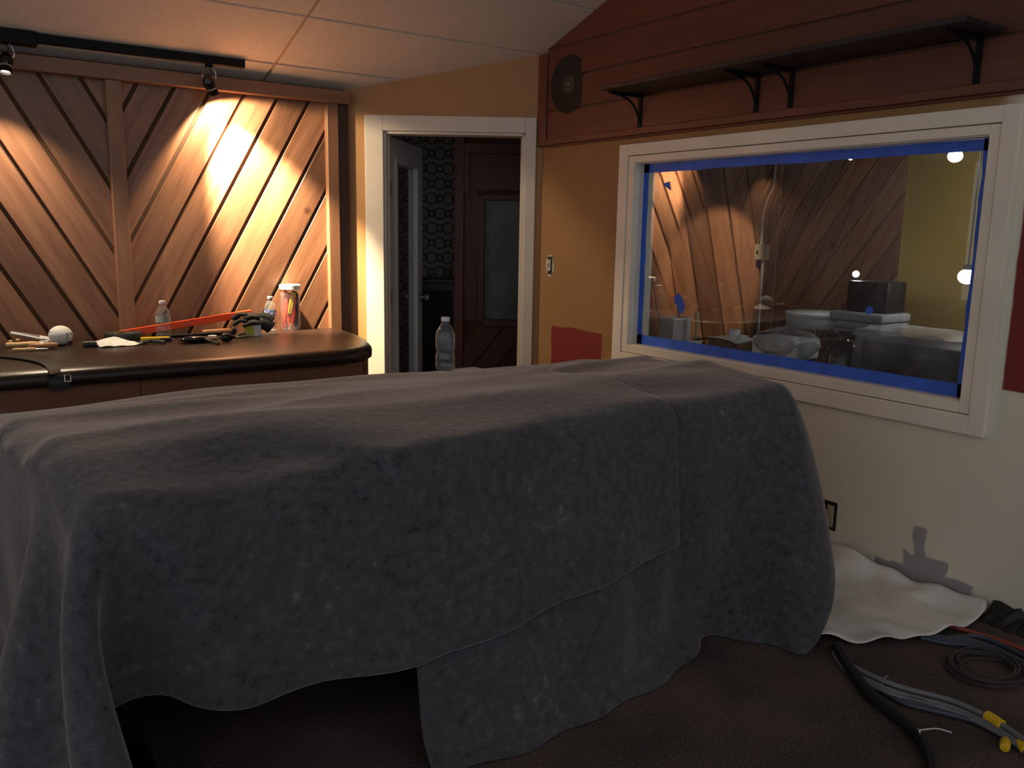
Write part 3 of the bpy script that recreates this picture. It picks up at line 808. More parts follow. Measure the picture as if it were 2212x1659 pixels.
# ================================================================== mixing console under blankets
CX0, CX1, CY0, CY1 = 0.26, 2.63, 1.93, 3.17
def cleft(y): return CX0 - 0.15 * np.clip((y - CY0) / (CY1 - CY0), 0, 1)      # the left end runs slightly askew
def ctop(x, y):
    """height of the console top (numpy friendly)"""
    z = np.interp(y, [1.80, 1.93, 2.20, 2.55, 2.80, 3.17], [0.866, 0.874, 0.888, 0.862, 0.834, 0.795])
    z = z + (x - 1.45) / 2.3 * np.interp(y, [1.9, 3.2], [0.050, 0.014])
    zfr = np.interp(x, [0.1, 0.30, 0.56, 0.90, 1.20, 1.60, 2.63], [0.815, 0.815, 0.772, 0.822, 0.842, 0.858, 0.872])   # the front edge sags towards one end
    w = np.clip((y - 1.93) / 0.33, 0, 1); w = w * w * (3 - 2 * w)
    z = zfr * (1 - w) + z * w
    z = z + 0.024 * np.exp(-((y - 2.28 - 0.06 * np.sin(3.1 * x)) / 0.05) ** 2) * (0.5 + 0.5 * np.sin(2.3 * x + 1.0))
    z = z + 0.030 * np.exp(-((y - 2.66 - 0.07 * np.sin(2.2 * x + 1)) / 0.055) ** 2) * (0.55 + 0.45 * np.sin(3.4 * x))
    z = z + 0.020 * np.exp(-((y - 2.47 - 0.10 * (x - 1.2)) / 0.035) ** 2) * np.exp(-((x - 1.1) / 0.45) ** 2)
    z = z + 0.022 * np.exp(-((y - 2.90 + 0.08 * (x - 1.0)) / 0.04) ** 2) * np.exp(-((x - 0.9) / 0.4) ** 2)
    z = z + 0.026 * np.exp(-((y - 3.06) / 0.07) ** 2) * (0.4 + 0.6 * np.sin(3.0 * x - 1.6))
    z = z + 0.006 * np.sin(7.0 * x + 4 * y) * np.sin(11 * y + 2.2 * x)
    return z
con = thing('mixing_console', (1.45, 2.55, 0), 'large dark mixing console on pedestal legs hidden under grey blankets', 'mixing console')
gx, gy = np.linspace(CX0 + .012, CX1 - .012, 40), np.linspace(CY0 + .012, CY1 - .012, 26)
mb = MB()
for y in gy:
    for x0_ in gx:
        x = x0_ + (float(cleft(y)) - CX0) * (CX1 - x0_) / (CX1 - CX0)
        mb.v.append((x - 1.45, y - 2.55, float(ctop(x, y)) - 0.030))
nx_, ny_ = len(gx), len(gy)
for j in range(ny_ - 1):
    for i in range(nx_ - 1): mb.f.append((j * nx_ + i, j * nx_ + i + 1, (j + 1) * nx_ + i + 1, (j + 1) * nx_ + i))
ring = [i for i in range(nx_)] + [j * nx_ + nx_ - 1 for j in range(1, ny_)] + [(ny_ - 1) * nx_ + i for i in range(nx_ - 2, -1, -1)] + [j * nx_ for j in range(ny_ - 2, 0, -1)]
k0 = len(mb.v)
for r_ in ring: mb.v.append((mb.v[r_][0], mb.v[r_][1], 0.69))
L = len(ring)
for i in range(L): mb.f.append((ring[i], k0 + i, k0 + (i + 1) % L, ring[(i + 1) % L]))
mb.f.append(tuple(range(k0, k0 + L)))
mb.build('console_body', M['black_plastic'], con)
MB().prism([(-1.05, -0.30), (1.05, -0.30), (1.05, 0.50), (-1.05, 0.50)], 0.55, 0.688).build('underbody', M['black_metal'], con, bevel=0.01)
for x in (CX0 + 0.10, CX1 - 0.10):
    MB().box(x - 1.45 - 0.04, x - 1.45 + 0.04, -0.25, 0.50, 0.03, 0.687).build('leg', M['black_metal'], con, bevel=0.008)
    MB().box(x - 1.45 - 0.05, x - 1.45 + 0.05, -0.45, 0.60, 0.0, 0.03).build('foot', M['black_metal'], con, bevel=0.006)
MB().box(-1.06, 1.06, 0.30, 0.34, 0.01, 0.545).build('added_dark_panel', M['black_metal'], con, bevel=0.004)  # black panel added so the space under the console stays dark

# ---- cloth: position based dynamics over the console
def pbd(x0, x1, y0, y1, h, margin, steps=240, iters=9, seed=1, front=None, push=None, bend=0.10, grav=3.0, hem=None):
    nx, ny = int(round((x1 - x0) / h)) + 1, int(round((y1 - y0) / h)) + 1
    X, Y = np.meshgrid(np.linspace(x0, x1, nx), np.linspace(y0, y1, ny), indexing='ij')
    P = np.zeros((nx, ny, 3)); P[..., 0] = X; P[..., 1] = Y
    if hem is not None:                      # hem cut: the front edge of the sheet follows hem(x)
        f = (Y - y0) / (y1 - y0); Y = hem(X) * (1 - f) + y1 * f
        P[..., 1] = Y
    flat = np.stack([X.ravel(), Y.ravel()], 1)
    P[..., 2] = 0.955 + margin
    rs = np.random.RandomState(seed)
    P[..., 2] += rs.rand(nx, ny) * 0.004
    V = np.zeros_like(P); dt = 1 / 60.
    def sl(a, b, n_): return slice(a, n_ - b)
    cons = []
    def addc(di, dj, rest, stiff):
        # pairs (i,j)-(i+di,j+dj) coloured so that each batch is disjoint
        I, J = np.meshgrid(np.arange(nx), np.arange(ny), indexing='ij')
        ok = (I + di < nx) & (J + dj < ny) & (J + dj >= 0)
        key = ((I // max(1, di)) % 2) if di else ((J // dj) % 2)
        for c in (0, 1):
            s = ok & (key == c)
            a = (I[s] * ny + J[s]); b = ((I[s] + di) * ny + J[s] + dj)
            d_ = flat[b] - flat[a]; cons.append((a, b, np.sqrt((d_ * d_).sum(1)), stiff))
    addc(1, 0, h, 1.0); addc(0, 1, h, 1.0)
    addc(1, 1, h * 2 ** .5, 0.5); addc(1, -1, h * 2 ** .5, 0.5)
    addc(2, 0, 2 * h, bend); addc(0, 2, 2 * h, bend); addc(4, 0, 4 * h, bend * .6); addc(0, 4, 4 * h, bend * .6)
    for st in range(steps):
        V[..., 2] -= grav * dt
        V *= 0.975
        if push is not None: V += push(P, st) * dt
        Q = P + V * dt
        q = Q.reshape(-1, 3); p_old = P.reshape(-1, 3)
        for it in range(iters):
            for a, b, rest, stiff in cons:
                d = q[b] - q[a]; L_ = np.sqrt((d * d).sum(1)) + 1e-9
                if stiff < 0.5:      # bending acts only in compression
                    c = np.minimum(0, L_ - rest) / L_
                else: c = (L_ - rest) / L_
                d *= (0.5 * stiff * c)[:, None]
                q[a] += d; q[b] -= d
            # collision with the rounded console slab
            x, y, z = q[:, 0], q[:, 1], q[:, 2]
            px = np.maximum(cleft(y) - x, x - CX1); py = np.maximum(CY0 - y, y - CY1)
            rad = 0.035
            ex_ = np.maximum(px + rad, 0); ey_ = np.maximum(py + rad, 0)
            edge = np.sqrt(ex_ ** 2 + ey_ ** 2)
            topz = ctop(np.clip(x, 0.05, CX1), np.clip(y, CY0, CY1)) + margin
            topz = topz - np.where(edge < rad + margin, rad - np.sqrt(np.maximum(0, rad ** 2 - np.minimum(edge, rad) ** 2)), 0)
            inside = (px < margin) & (py < margin) & (z < topz) & (z > 0.70)
            pz = topz - z
            out_ = np.minimum(margin - px, margin - py)
            up_ = inside & (pz <= out_ + 0.01)
            sd = inside & ~up_
            q[up_, 2] = topz[up_]
            fr = 0.75
            q[up_, 0] += (p_old[up_, 0] - q[up_, 0]) * fr; q[up_, 1] += (p_old[up_, 1] - q[up_, 1]) * fr
            sx = sd & (px > py); sy = sd & ~sx
            q[sx, 0] = np.where(x[sx] < 1.45, cleft(y[sx]) - margin, CX1 + margin)
            q[sy, 1] = np.where(y[sy] < 2.55, CY0 - margin, CY1 + margin)
            if front is not None:
                fy = front(q[:, 0], q[:, 2])
                bad = (q[:, 1] > fy) & (q[:, 1] < 2.3) & (q[:, 2] < 0.87)
                q[bad, 1] = fy[bad]
            q[:, 2] = np.maximum(q[:, 2], 0.006)
            fl_ = q[:, 2] < 0.008
            q[fl_, :2] += (p_old[fl_, :2] - q[fl_, :2]) * 0.05
        V = (Q - P) / dt
        sp = np.sqrt((V ** 2).sum(-1, keepdims=True)); V *= np.minimum(1, 2.5 / (sp + 1e-9))
        P = Q
    # press bulges on the top back down on to the console
    x, y = P[..., 0], P[..., 1]
    base_ = ctop(np.clip(x, 0.05, CX1), np.clip(y, CY0, CY1)) + margin
    ex_ = P[..., 2] - base_
    on = (x > cleft(y) - 0.05) & (x < CX1 + 0.03) & (y > CY0 - 0.02) & (y < CY1 + 0.06) & (ex_ > 0.012)
    P[..., 2] = np.where(on, base_ + 0.012 + (ex_ - 0.012) * 0.22, P[..., 2])
    return P

def cloth_obj(name, P, label, mat, thick=0.006):
    nx, ny = P.shape[:2]
    v = P.reshape(-1, 3)
    i, j = np.meshgrid(np.arange(nx - 1), np.arange(ny - 1), indexing='ij')
    a = (i * ny + j).ravel(); f = np.stack([a, a + ny, a + ny + 1, a + 1], 1)
    me = bpy.data.meshes.new(name)
    me.from_pydata(v.tolist(), [], f.tolist())
    o = link(name, me, mat)
    s = o.modifiers.new('thickness', 'SOLIDIFY'); s.thickness = thick; s.offset = 0
    u = o.modifiers.new('smooth', 'SUBSURF'); u.levels = 1; u.render_levels = 1
    me.shade_smooth()
    return tag(o, label, 'blanket')

def push2(P, st):
    a = np.zeros_like(P)
    x, y, z = P[..., 0], P[..., 1], P[..., 2]
    a[..., 1] -= np.where((y < 2.2) & (z < 0.75), 0.34 + 0.14 * np.sin(5.2 * x + 0.4), 0)
    return a
P2 = pbd(0.99, 2.86, 1.09, 3.42, 0.03, 0.012, seed=2, push=push2,
         hem=lambda x: 1.085 + 0.50 * np.clip((x - 2.58) / 0.28, 0, 1) + 0.012 * np.sin(9 * x) + 0.010 * np.sin(23 * x + 1))
b2 = cloth_obj('moving_blanket', P2, 'grey felt blanket hanging to the carpet at the console end by the window', M['felt'])

# outermost front of the lower blanket, so the upper one lies outside it
gxs = np.arange(0.9, 3.1, 0.04); gzs = np.arange(0.0, 1.0, 0.04)
G = np.full((len(gxs), len(gzs)), CY0)
pp = P2.reshape(-1, 3)
for x, y, z in pp:
    if y < 2.2 and z < 0.9:
        ii, jj = int(round((x - 0.9) / 0.04)), int(round(z / 0.04))
        for da in (-1, 0, 1):
            for db in (-1, 0, 1):
                if 0 <= ii + da < len(gxs) and 0 <= jj + db < len(gzs): G[ii + da, jj + db] = min(G[ii + da, jj + db], y)
def front(x, z):
    fi = np.clip((x - 0.9) / 0.04, 0, len(gxs) - 1.001); fj = np.clip(z / 0.04, 0, len(gzs) - 1.001)
    i0, j0 = fi.astype(int), fj.astype(int); u, v = fi - i0, fj - j0
    r_ = G[i0, j0] * (1 - u) * (1 - v) + G[i0 + 1, j0] * u * (1 - v) + G[i0, j0 + 1] * (1 - u) * v + G[i0 + 1, j0 + 1] * u * v
    return np.where((x > 0.94) & (z > 0.02), r_ - 0.013, 9.0)
def push1(P, st):
    a = np.zeros_like(P)
    x, y, z = P[..., 0], P[..., 1], P[..., 2]
    a[..., 1] -= np.where((y < 2.3) & (z < 0.78) & (x > CX0), 0.30 * np.sin(4.4 * x + 1.2) + 0.0, 0)
    return a
P1 = pbd(-0.72, 1.99, 1.42, 3.34, 0.03, 0.026, seed=5, front=front, push=push1,
         hem=lambda x: np.interp(x, [-0.6, 0.3, 0.7, 1.0, 1.45, 2.0], [1.45, 1.44, 1.42, 1.42, 1.485, 1.49]) + 0.006 * np.sin(19 * x))
b1 = cloth_obj('moving_blanket', P1, 'grey felt blanket lying over most of the console top with its side edge hanging free', M['felt'])

# ================================================================== drop cloth and cables
def sheet(name, outline, mat, zf, label, cat, rings=14, k=6, seed=1, parent=None, base=(0, 0, 0)):
    rs = random.Random(seed)
    P = catmull([Vector((a, b, 0)) for a, b in outline], k, True)
    c = sum(P, Vector()) / len(P); n_ = len(P)
    ph = [(rs.uniform(0, 6.28), rs.uniform(7, 30), rs.uniform(0, 6.28)) for _ in range(7)]
    mb_ = MB(); mb_.v.append((c.x, c.y, base[2] + zf(c.x, c.y, 0)))
    for r_ in range(1, rings + 1):
        t = r_ / rings
        for p in P:
            q = c + (p - c) * t
            wz = sum(math.sin(w * (q.x * math.cos(d_) + q.y * math.sin(d_)) + e_) for d_, w, e_ in ph) / 7
            mb_.v.append((q.x, q.y, base[2] + max(0.003, zf(q.x, q.y, t) + wz * zf.amp)))
    for i in range(n_): mb_.f.append((0, 1 + i, 1 + (i + 1) % n_))
    for r_ in range(rings - 1):
        for i in range(n_):
            a = 1 + r_ * n_ + i; b = 1 + r_ * n_ + (i + 1) % n_
            mb_.f.append((a, a + n_, b + n_, b))
    o = mb_.build(name, mat, parent, smooth=True, angle=180)
    s = o.modifiers.new('thickness', 'SOLIDIFY'); s.thickness = 0.002; s.offset = 1
    if label: tag(o, label, cat)
    return o
def zf(x, y, t):
    return 0.016 + 0.05 * max(0, (x - 3.12) / 0.16) ** 2 + (0.010 * math.sin(13 * math.atan2(y - 1.8, x - 2.9)) + 0.008 * math.sin(31 * x + 17 * y)) * max(0, t - 0.6) * 2.2
zf.amp = 0.040
sheet('drop_cloth', [(2.60, 1.99), (2.50, 1.86), (2.474, 1.773), (2.514, 1.685), (2.582, 1.62), (2.649, 1.537), (2.779, 1.493), (2.944, 1.449), (3.12, 1.445), (3.25, 1.46), (3.265, 1.6), (3.268, 1.8), (3.268, 2.0), (3.265, 2.25), (3.1, 2.42), (2.85, 2.40), (2.72, 2.2)],
      M['dropcloth'], zf, 'crumpled white drop cloth on the carpet against the wall', 'drop cloth', rings=22, k=7, seed=4)

def cable(name, pts_, r, mat, label, z=None, group=None, parent=None, n_=8):
    P = [(p[0], p[1], p[2] if len(p) > 2 else (r if z is None else z)) for p in pts_]
    o = MB().tube(P, r, n_, smooth=8).build(name, mat, parent, smooth=True)
    if label: tag(o, label, 'cable', group)
    return o
blk = [(2.525, 1.607), (2.444, 1.51), (2.349, 1.38), (2.305, 1.282), (2.276, 1.198), (2.222, 1.111), (2.137, 1.043), (2.025, 0.977), (1.9, 0.92)]
bc = cable('power_cable', blk, 0.020, M['black_rubber'], 'thick black cable with a pale tie running out from under the drop cloth')
MB().tube([(2.278, 1.178, 0.002), (2.258, 1.160, 0.030), (2.243, 1.145, 0.041), (2.235, 1.135, 0.03), (2.236, 1.130, 0.004)], 0.0025, 6, smooth=4).tube([(2.243, 1.145, 0.041), (2.29, 1.12, 0.043), (2.335, 1.10, 0.026)], 0.0022, 6, smooth=4).build('cable_tie', M['offwhite'], bc)
g1_ = [(2.515, 1.608, .012), (2.458, 1.53, .022), (2.429, 1.468, .03), (2.421, 1.364, .035), (2.447, 1.301, .03), (2.492, 1.207, .03), (2.504, 1.142, .03), (2.498, 1.057, .03), (2.469, 0.964, .03), (2.43, 0.87, .02)]
def off(P, dx, dy, dz=0): return [(p[0] + dx, p[1] + dy, max(0.009, (p[2] if len(p) > 2 else 0.01) + dz)) for p in P]
gc = cable('signal_cable', g1_, 0.0085, M['grey_cable'], 'light grey cable with a yellow tape flag in the loose bundle', n_=10)
MB().tube([(2.505, 1.085, .03), (2.500, 1.062, .03), (2.490, 1.035, .03)], 0.0165, 10, smooth=3).build('yellow_tape_flag', M['yellow'], gc)
MB().tube([(2.430 + 0.016 * math.cos(a), 1.364, 0.028 + 0.02 * math.sin(a)) for a in [i * PI / 6 for i in range(12)]], 0.003, 6, closed=True).build('cable_tie', M['grey_cable'], gc)
GR = 'loose cables bundled on the carpet by the drop cloth'
cable('signal_cable', off(g1_, -0.016, -0.010, -0.012), 0.008, M['grey_cable'], 'grey cable in the loose bundle on the carpet by the drop cloth', group=GR)
cable('signal_cable', off(g1_, -0.030, -0.022, -0.015), 0.008, M['grey_cable'], 'grey cable in the loose bundle on the carpet by the drop cloth', group=GR)
g2_ = [(2.50, 1.57, .012), (2.455, 1.49, .012), (2.425, 1.376, .012), (2.408, 1.295, .012), (2.440, 1.225, .012), (2.474, 1.162, .012), (2.494, 1.106, .012), (2.492, 1.042, .012), (2.458, 0.960, .012), (2.41, .87, .012)]
cable('signal_cable', g2_, 0.008, M['blue_cable'], 'dark blue grey cable in the loose bundle by the drop cloth', group=GR)
cable('signal_cable', off(g2_, -0.018, -0.012), 0.008, M['blue_cable'], 'dark blue grey cable in the loose bundle by the drop cloth', group=GR)
cable('signal_cable', off(g2_, 0.02, 0.006, .004), 0.0075, M['dim_cable'], 'dark brown grey cable in the loose bundle by the drop cloth')
BG = 'blue grey cables along the wall'
for i, (dx, dy) in enumerate(((0, 0), (0.022, 0.008), (-0.02, -0.01))):
    cable('wall_cable', off([(2.88, 1.50), (2.913, 1.430), (2.970, 1.375), (2.985, 1.292), (2.971, 1.24), (2.963, 1.188), (2.943, 1.11), (2.90, 0.98)], dx, dy, 0.0), 0.009, M['blue_cable'], 'blue grey cable curving out from the drop cloth beside the wall', group=BG)
cable('wall_cable', [(2.90, 1.48), (2.96, 1.43), (3.046, 1.388), (3.055, 1.309), (3.037, 1.22), (3.012, 1.139), (2.97, 1.0)], 0.009, M['blue_cable'], 'dark cable lying closest to the red cord by the wall')
cable('floor_cable', [(3.03, 1.50, .012), (3.05, 1.439, .012), (3.068, 1.368, .012), (3.073, 1.305, .014), (3.072, 1.239, .014), (3.076, 1.169, .012), (3.08, 1.0, .012)], 0.009, simple('red_cord', (0.30, 0.045, 0.03), 0.5), 'thin red cord on the carpet close to the wall')
# coil of thin cable
cp = []
rs = random.Random(11)
for i in range(7 * 24 + 1):
    a = 2 * PI * i / 24; rr_ = 0.115 + 0.020 * math.sin(a * 0.31 + 1) + rs.uniform(-.002, .002)
    cx_, cy_ = 2.825 + 0.012 * math.sin(a * .23), 1.24 + 0.012 * math.cos(a * .19)
    u_, v_ = rr_ * math.cos(a), rr_ * 0.85 * math.sin(a)
    cp.append((cx_ + u_, cy_ + v_, 0.006 + 0.0035 * (i / 24) + 0.004 * math.sin(a * 1.7)))
co = MB().tube(cp, 0.004, 6).build('coiled_cable', M['dim_cable'], smooth=True)
tag(co, 'loose round coil of thin dark cable on the carpet', 'cable')
# yellow plugs
for i, (x, y, rz_) in enumerate(((2.452, 1.005, 0.4), (2.478, 0.975, 0.9))):
    pl = thing('yellow_plug', (x - 0.02, y - 0.01, 0.0), 'yellow cable plug lying at the edge of the cable bundle', 'plug', 'yellow cable plugs', rz_)
    MB().lathe([(0.006, -0.03), (0.013, -0.028), (0.015, -0.005), (0.012, 0.012), (0.008, 0.02), (0.006, 0.035)], 14, (0, 0, 0.0155), 'x').build('plug_shell', M['yellow'], pl, smooth=True)
    MB().lathe([(0.005, 0.035), (0.005, 0.05), (0.002, 0.053)], 10, (0, 0, 0.0155), 'x').build('plug_tip', M['brass'], pl, smooth=True)

# ================================================================== bottles
def bottle(loc, label, H=0.205, r=0.0325, lab=None, fill=0.8, cap=M['white']):
    t = thing('water_bottle', loc, label, 'bottle')
    pr = [(0.72, 0.0), (0.92, 0.012), (1.0, 0.05), (1.0, 0.13), (0.95, 0.16), (1.0, 0.19), (1.0, 0.27), (0.94, 0.30), (0.90, 0.34), (0.93, 0.39), (1.0, 0.42), (1.0, 0.60), (0.98, 0.66), (0.88, 0.73), (0.70, 0.80), (0.48, 0.86), (0.40, 0.89), (0.40, 0.93)]
    body = MB().lathe([(a * r, b * H) for a, b in pr], 24).build('bottle_body', M['bottle'], t, smooth=True, angle=80)
    if fill: MB().lathe([(a * r * 0.95, max(0.002, b * H)) for a, b in pr if b <= fill], 24).build('water', M['water'], t, smooth=True, angle=80)
    MB().lathe([(0.44 * r, 0.925 * H), (0.45 * r, 0.93 * H), (0.45 * r, 0.995 * H), (0.40 * r, H)], 20).build('cap', cap, t, smooth=True)
    if lab is not None:
        MB().lathe([(1.01 * r, 0.43 * H), (1.01 * r, 0.61 * H)], 24, cap=False).build('label', lab, t, smooth=True)
    return t
def lab_mat(name, c1_, c2_, scale=45):
    mt, nt, p = newmat(name)
    tc = N(nt, 'ShaderNodeTexCoord'); no = N(nt, 'ShaderNodeTexNoise'); no.inputs['Scale'].default_value = scale; no.inputs['Detail'].default_value = 2
    nt.links.new(tc.outputs['Object'], no.inputs['Vector'])
    cr = N(nt, 'ShaderNodeValToRGB'); cr.color_ramp.elements[0].position = .47; cr.color_ramp.elements[1].position = .53
    cr.color_ramp.elements[0].color = (*c1_, 1); cr.color_ramp.elements[1].color = (*c2_, 1)
    nt.links.new(no.outputs['Fac'], cr.inputs[0]); nt.links.new(cr.outputs[0], p.inputs['Base Color']); return mt
bottle((1.10, 4.93, BENCH), 'clear water bottle with a grey label standing beside the orange level', H=0.205, r=0.039, lab=lab_mat('grey_label', (0.32, 0.31, 0.29), (0.5, 0.48, 0.44), 12), fill=0)
bottle((1.735, 5.02, BENCH), 'water bottle with a blue label between the black gloves and the jar', H=0.205, r=0.036, lab=lab_mat('blue_white_label', (0.10, 0.14, 0.36), (0.55, 0.6, 0.75), 40), fill=0.5)
zbt = float(np.max(P1.reshape(-1, 3)[(np.abs(P1.reshape(-1, 3)[:, 0] - 1.79) < 0.05) & (np.abs(P1.reshape(-1, 3)[:, 1] - 3.04) < 0.05), 2]))
bottle((1.790, 3.045, zbt + 0.003), 'clear water bottle standing on the grey blanket in front of the doorway', H=0.222, r=0.0405, fill=0.72)

# ================================================================== things on the bench
B = BENCH + 0.0005
# jar of coloured ties
jar = thing('jar_of_ties', (1.862, 5.025, B), 'clear jar with a white lid full of red and yellow ties', 'jar')
JH = 0.265
MB().lathe([(0.050, 0.0), (0.056, 0.006), (0.058, 0.03), (0.058, JH - 0.03), (0.054, JH - 0.012)], 28).build('jar_body', M['bottle'], jar, smooth=True)
MB().lathe([(0.060, JH - 0.022), (0.064, JH - 0.02), (0.064, JH + 0.004), (0.058, JH + 0.008)], 28).build('lid', M['white'], jar, smooth=True)
rs = random.Random(21)
for i in range(30):
    mt = [M['red'], M['orange'], M['red'], M['yellow'], M['orange'], M['black_plastic'], M['blue_dark']][i % 7]
    a = rs.uniform(0, 6.28); q = 0.044 * math.sqrt(rs.uniform(0.4, 1)); z0 = rs.uniform(0.010, 0.06); z1 = rs.uniform(0.15, JH - 0.03)
    if mt is M['yellow']: a = rs.uniform(4.0, 4.5); q = 0.046; z0 = 0.10; z1 = JH - 0.04
    if mt in (M['black_plastic'], M['blue_dark']): a = rs.uniform(-0.9, 0.2)
    p = [(q * math.cos(a), q * math.sin(a), z0), (0.048 * math.cos(a + .2), 0.048 * math.sin(a + .2), z0 + (z1 - z0) * .4), (q * math.cos(a + .5), q * math.sin(a + .5), z1), (q * .8 * math.cos(a + .9), q * .8 * math.sin(a + .9), z1 - 0.03)]
    MB().tube(p, 0.0068, 6, smooth=4).build('tie', mt, jar, smooth=True)

# yellow box with black gloves on it
yb = thing('yellow_carton', (1.565, 4.83, B), 'small yellow and white carton under the black gloves', 'box', rz=R(-20))
MB().box(-0.045, 0.045, -0.04, 0.04, 0.0, 0.062).build('carton_body', M['offwhite'], yb, bevel=0.002)
MB().box(-0.046, 0.004, -0.0415, -0.0395, 0.008, 0.058).build('yellow_print', simple('yellow_card', (0.50, 0.45, 0.03), 0.6), yb)
MB().box(-0.0465, -0.0445, -0.04, 0.04, 0.004, 0.06).build('yellow_print', simple('yellow_card_b', (0.42, 0.38, 0.03), 0.6), yb)
gl = thing('work_gloves', (1.565, 4.82, B + 0.063), 'pair of crumpled black work gloves lying on the carton', 'gloves')
M['glove'] = simple('black_glove', (0.006, 0.006, 0.007), 0.65, var=0.4, scale=25, bump=0.5, bscale=50)
for gi, (ox, oy, oz, ra) in enumerate(((0.0, 0.0, 0.014, R(-18)), (0.012, 0.03, 0.045, R(-28)))):
    m_ = MB()
    m_.ball((0.0, 0, 0), 0.055, 0.040, 0.018, 16, 8)
    m_.tube([(0.03, 0.0, 0), (0.075, 0.004, -0.008), (0.10, 0.006, -0.022)], [0.034, 0.036, 0.038], 12, smooth=3)
    for k in range(4):
        yy = -0.028 + k * 0.018
        m_.tube([(-0.035, yy, 0.002), (-0.070, yy * 1.15, 0.006 - 0.004 * k), (-0.095, yy * 1.2 - 0.006, -0.010), (-0.105 + 0.008 * k, yy * 1.2 - .01, -0.028)], [0.012, 0.011, 0.010, 0.008], 8, smooth=3)
    m_.tube([(0.0, -0.03, 0.0), (-0.03, -0.058, -0.004), (-0.055, -0.066, -0.018)], [0.012, 0.011, 0.009], 8, smooth=3)
    o = m_.build('glove', M['glove'], gl, smooth=True, angle=180)
    o.location = (ox, oy, oz); o.rotation_euler = (R(6), R(8), ra)

# orange level leaning
lv = thing('spirit_level', (1.28, 5.02, B), 'long orange bar level lying tilted against the panelled wall', 'level')
mb = MB().box(-0.37, 0.37, -0.009, 0.009, -0.020, 0.020)
o = mb.build('rail', M['orange'], lv, bevel=0.003)
o.rotation_euler = (0, R(-6.8), R(1.0)); o.location = (-0.03, -0.01, 0.066)
for x in (-0.25, 0.0, 0.25):
    MB().lathe([(0.012, -0.0095), (0.012, 0.0095)], 14, (x, 0, 0), 'y').build('vial', M['bottle'], o)
pp_ = thing('pry_bar', (1.31, 4.90, B), 'dark pry bar with a brown grip lying under the orange level', 'tool', rz=R(1))
MB().tube([(-0.22, 0, 0.010), (0.0, 0, 0.012), (0.16, 0, 0.012)], 0.0095, 10).build('bar', M['black_metal'], pp_, smooth=True)
MB().lathe([(0.012, -0.02), (0.016, 0.0), (0.018, 0.10), (0.016, 0.14), (0.010, 0.15)], 14, (0.02, 0.035, 0.018), 'x').build('grip', M['brown_handle'], pp_, smooth=True)
MB().lathe([(0.020, 0.145), (0.021, 0.16), (0.012, 0.172)], 14, (0.02, 0.035, 0.021), 'x').build('end_cap', M['black_rubber'], pp_, smooth=True)

# ball
bl_ = thing('white_ball', (0.585, 4.86, B), 'white ball-shaped bundle with a grey mark among the hand tools', 'ball')
m_ = MB().ball((0, 0, 0.050), 0.056, 0.056, 0.0495, 24, 14); o = m_.build('ball_body', M['rag'], bl_, smooth=True, angle=180)
m_ = MB().ball((-0.044, -0.012, 0.074), 0.008, 0.010, 0.006, 8, 6); m_.build('nub', M['rag'], bl_, smooth=True)
mk = MB(); 
P_ = []
for j in range(5):
    for i in range(8):
        th = R(-75 + i * 10); ph_ = R(-18 + j * 9)
        P_.append((0.0567 * math.cos(ph_) * math.cos(th), 0.0567 * math.cos(ph_) * math.sin(th), 0.050 + 0.0505 * math.sin(ph_)))
mk.add(P_, [(j * 8 + i, j * 8 + i + 1, (j + 1) * 8 + i + 1, (j + 1) * 8 + i) for j in range(4) for i in range(7)])
mk.build('grey_mark', lab_mat('grey_mark', (0.25, 0.27, 0.26), (0.7, 0.7, 0.68), 60), bl_, smooth=True, fix=False)

# wooden handled tools by the ball
def handle_tool(loc, rz_, L_, r0, mat, tipmat, label, cat, tip=0.05, name='hand_tool'):
    t = thing(name, loc, label, cat, rz=rz_)
    MB().lathe([(r0 * .7, 0), (r0, 0.01), (r0 * .85, L_ * .35), (r0 * 1.05, L_ * .75), (r0 * .75, L_)], 14, (0, 0, r0 * 1.06), 'x').build('handle', mat, t, smooth=True)
    MB().lathe([(r0 * .5, L_), (r0 * .45, L_ + tip), (r0 * .2, L_ + tip * 1.1)], 10, (0, 0, r0 * 1.06), 'x').build('shank', tipmat, t, smooth=True)
    return t
handle_tool((0.34, 4.86, B), R(-6), 0.15, 0.0135, M['handle_wood'], M['steel'], 'tool with a long pale wooden handle beside the white ball', 'tool')
handle_tool((0.43, 4.74, B), R(-6), 0.125, 0.016, M['brown_handle'], M['black_metal'], 'tool with a thick brown wooden handle and dark tip', 'tool', 0.03)
handle_tool((0.355, 4.70, B), R(-14), 0.10, 0.009, M['handle_wood'], M['steel'], 'thin pale-handled tool lying next to the draped black strap', 'tool')
pk = thing('putty_knife', (0.47, 4.96, B + 0.038), 'putty knife with white edge propped up behind the wooden handles', 'putty knife', rz=R(-10))
o = MB().prism([(-0.10, -0.012), (0.05, -0.022), (0.05, 0.022), (-0.10, 0.012)], 0, 0.003).build('blade', M['steel'], pk); o.rotation_euler = (R(25), R(14), 0)
o = MB().box(-0.10, 0.05, -0.016, -0.008, 0.003, 0.008).build('white_edge', M['white'], pk); o.rotation_euler = (R(25), R(14), 0)
o = MB().box(0.03, 0.10, -0.014, 0.014, -0.006, 0.010).build('grip', M['offwhite'], pk, bevel=0.004); o.rotation_euler = (R(25), R(14), 0)
wn = thing('wire_nuts_tangle', (0.53, 4.88, B), 'small tangle of pale wire in front of the white ball', 'wire')
cp = [(0.045 * math.cos(i * .9) * (0.6 + .4 * math.sin(i * 2.1)), 0.028 * math.sin(i * .9), 0.010 + 0.012 * abs(math.sin(i * 1.3))) for i in range(16)]
MB().tube(cp, 0.0045, 6, smooth=5).build('wire', M['offwhite'], wn, smooth=True)
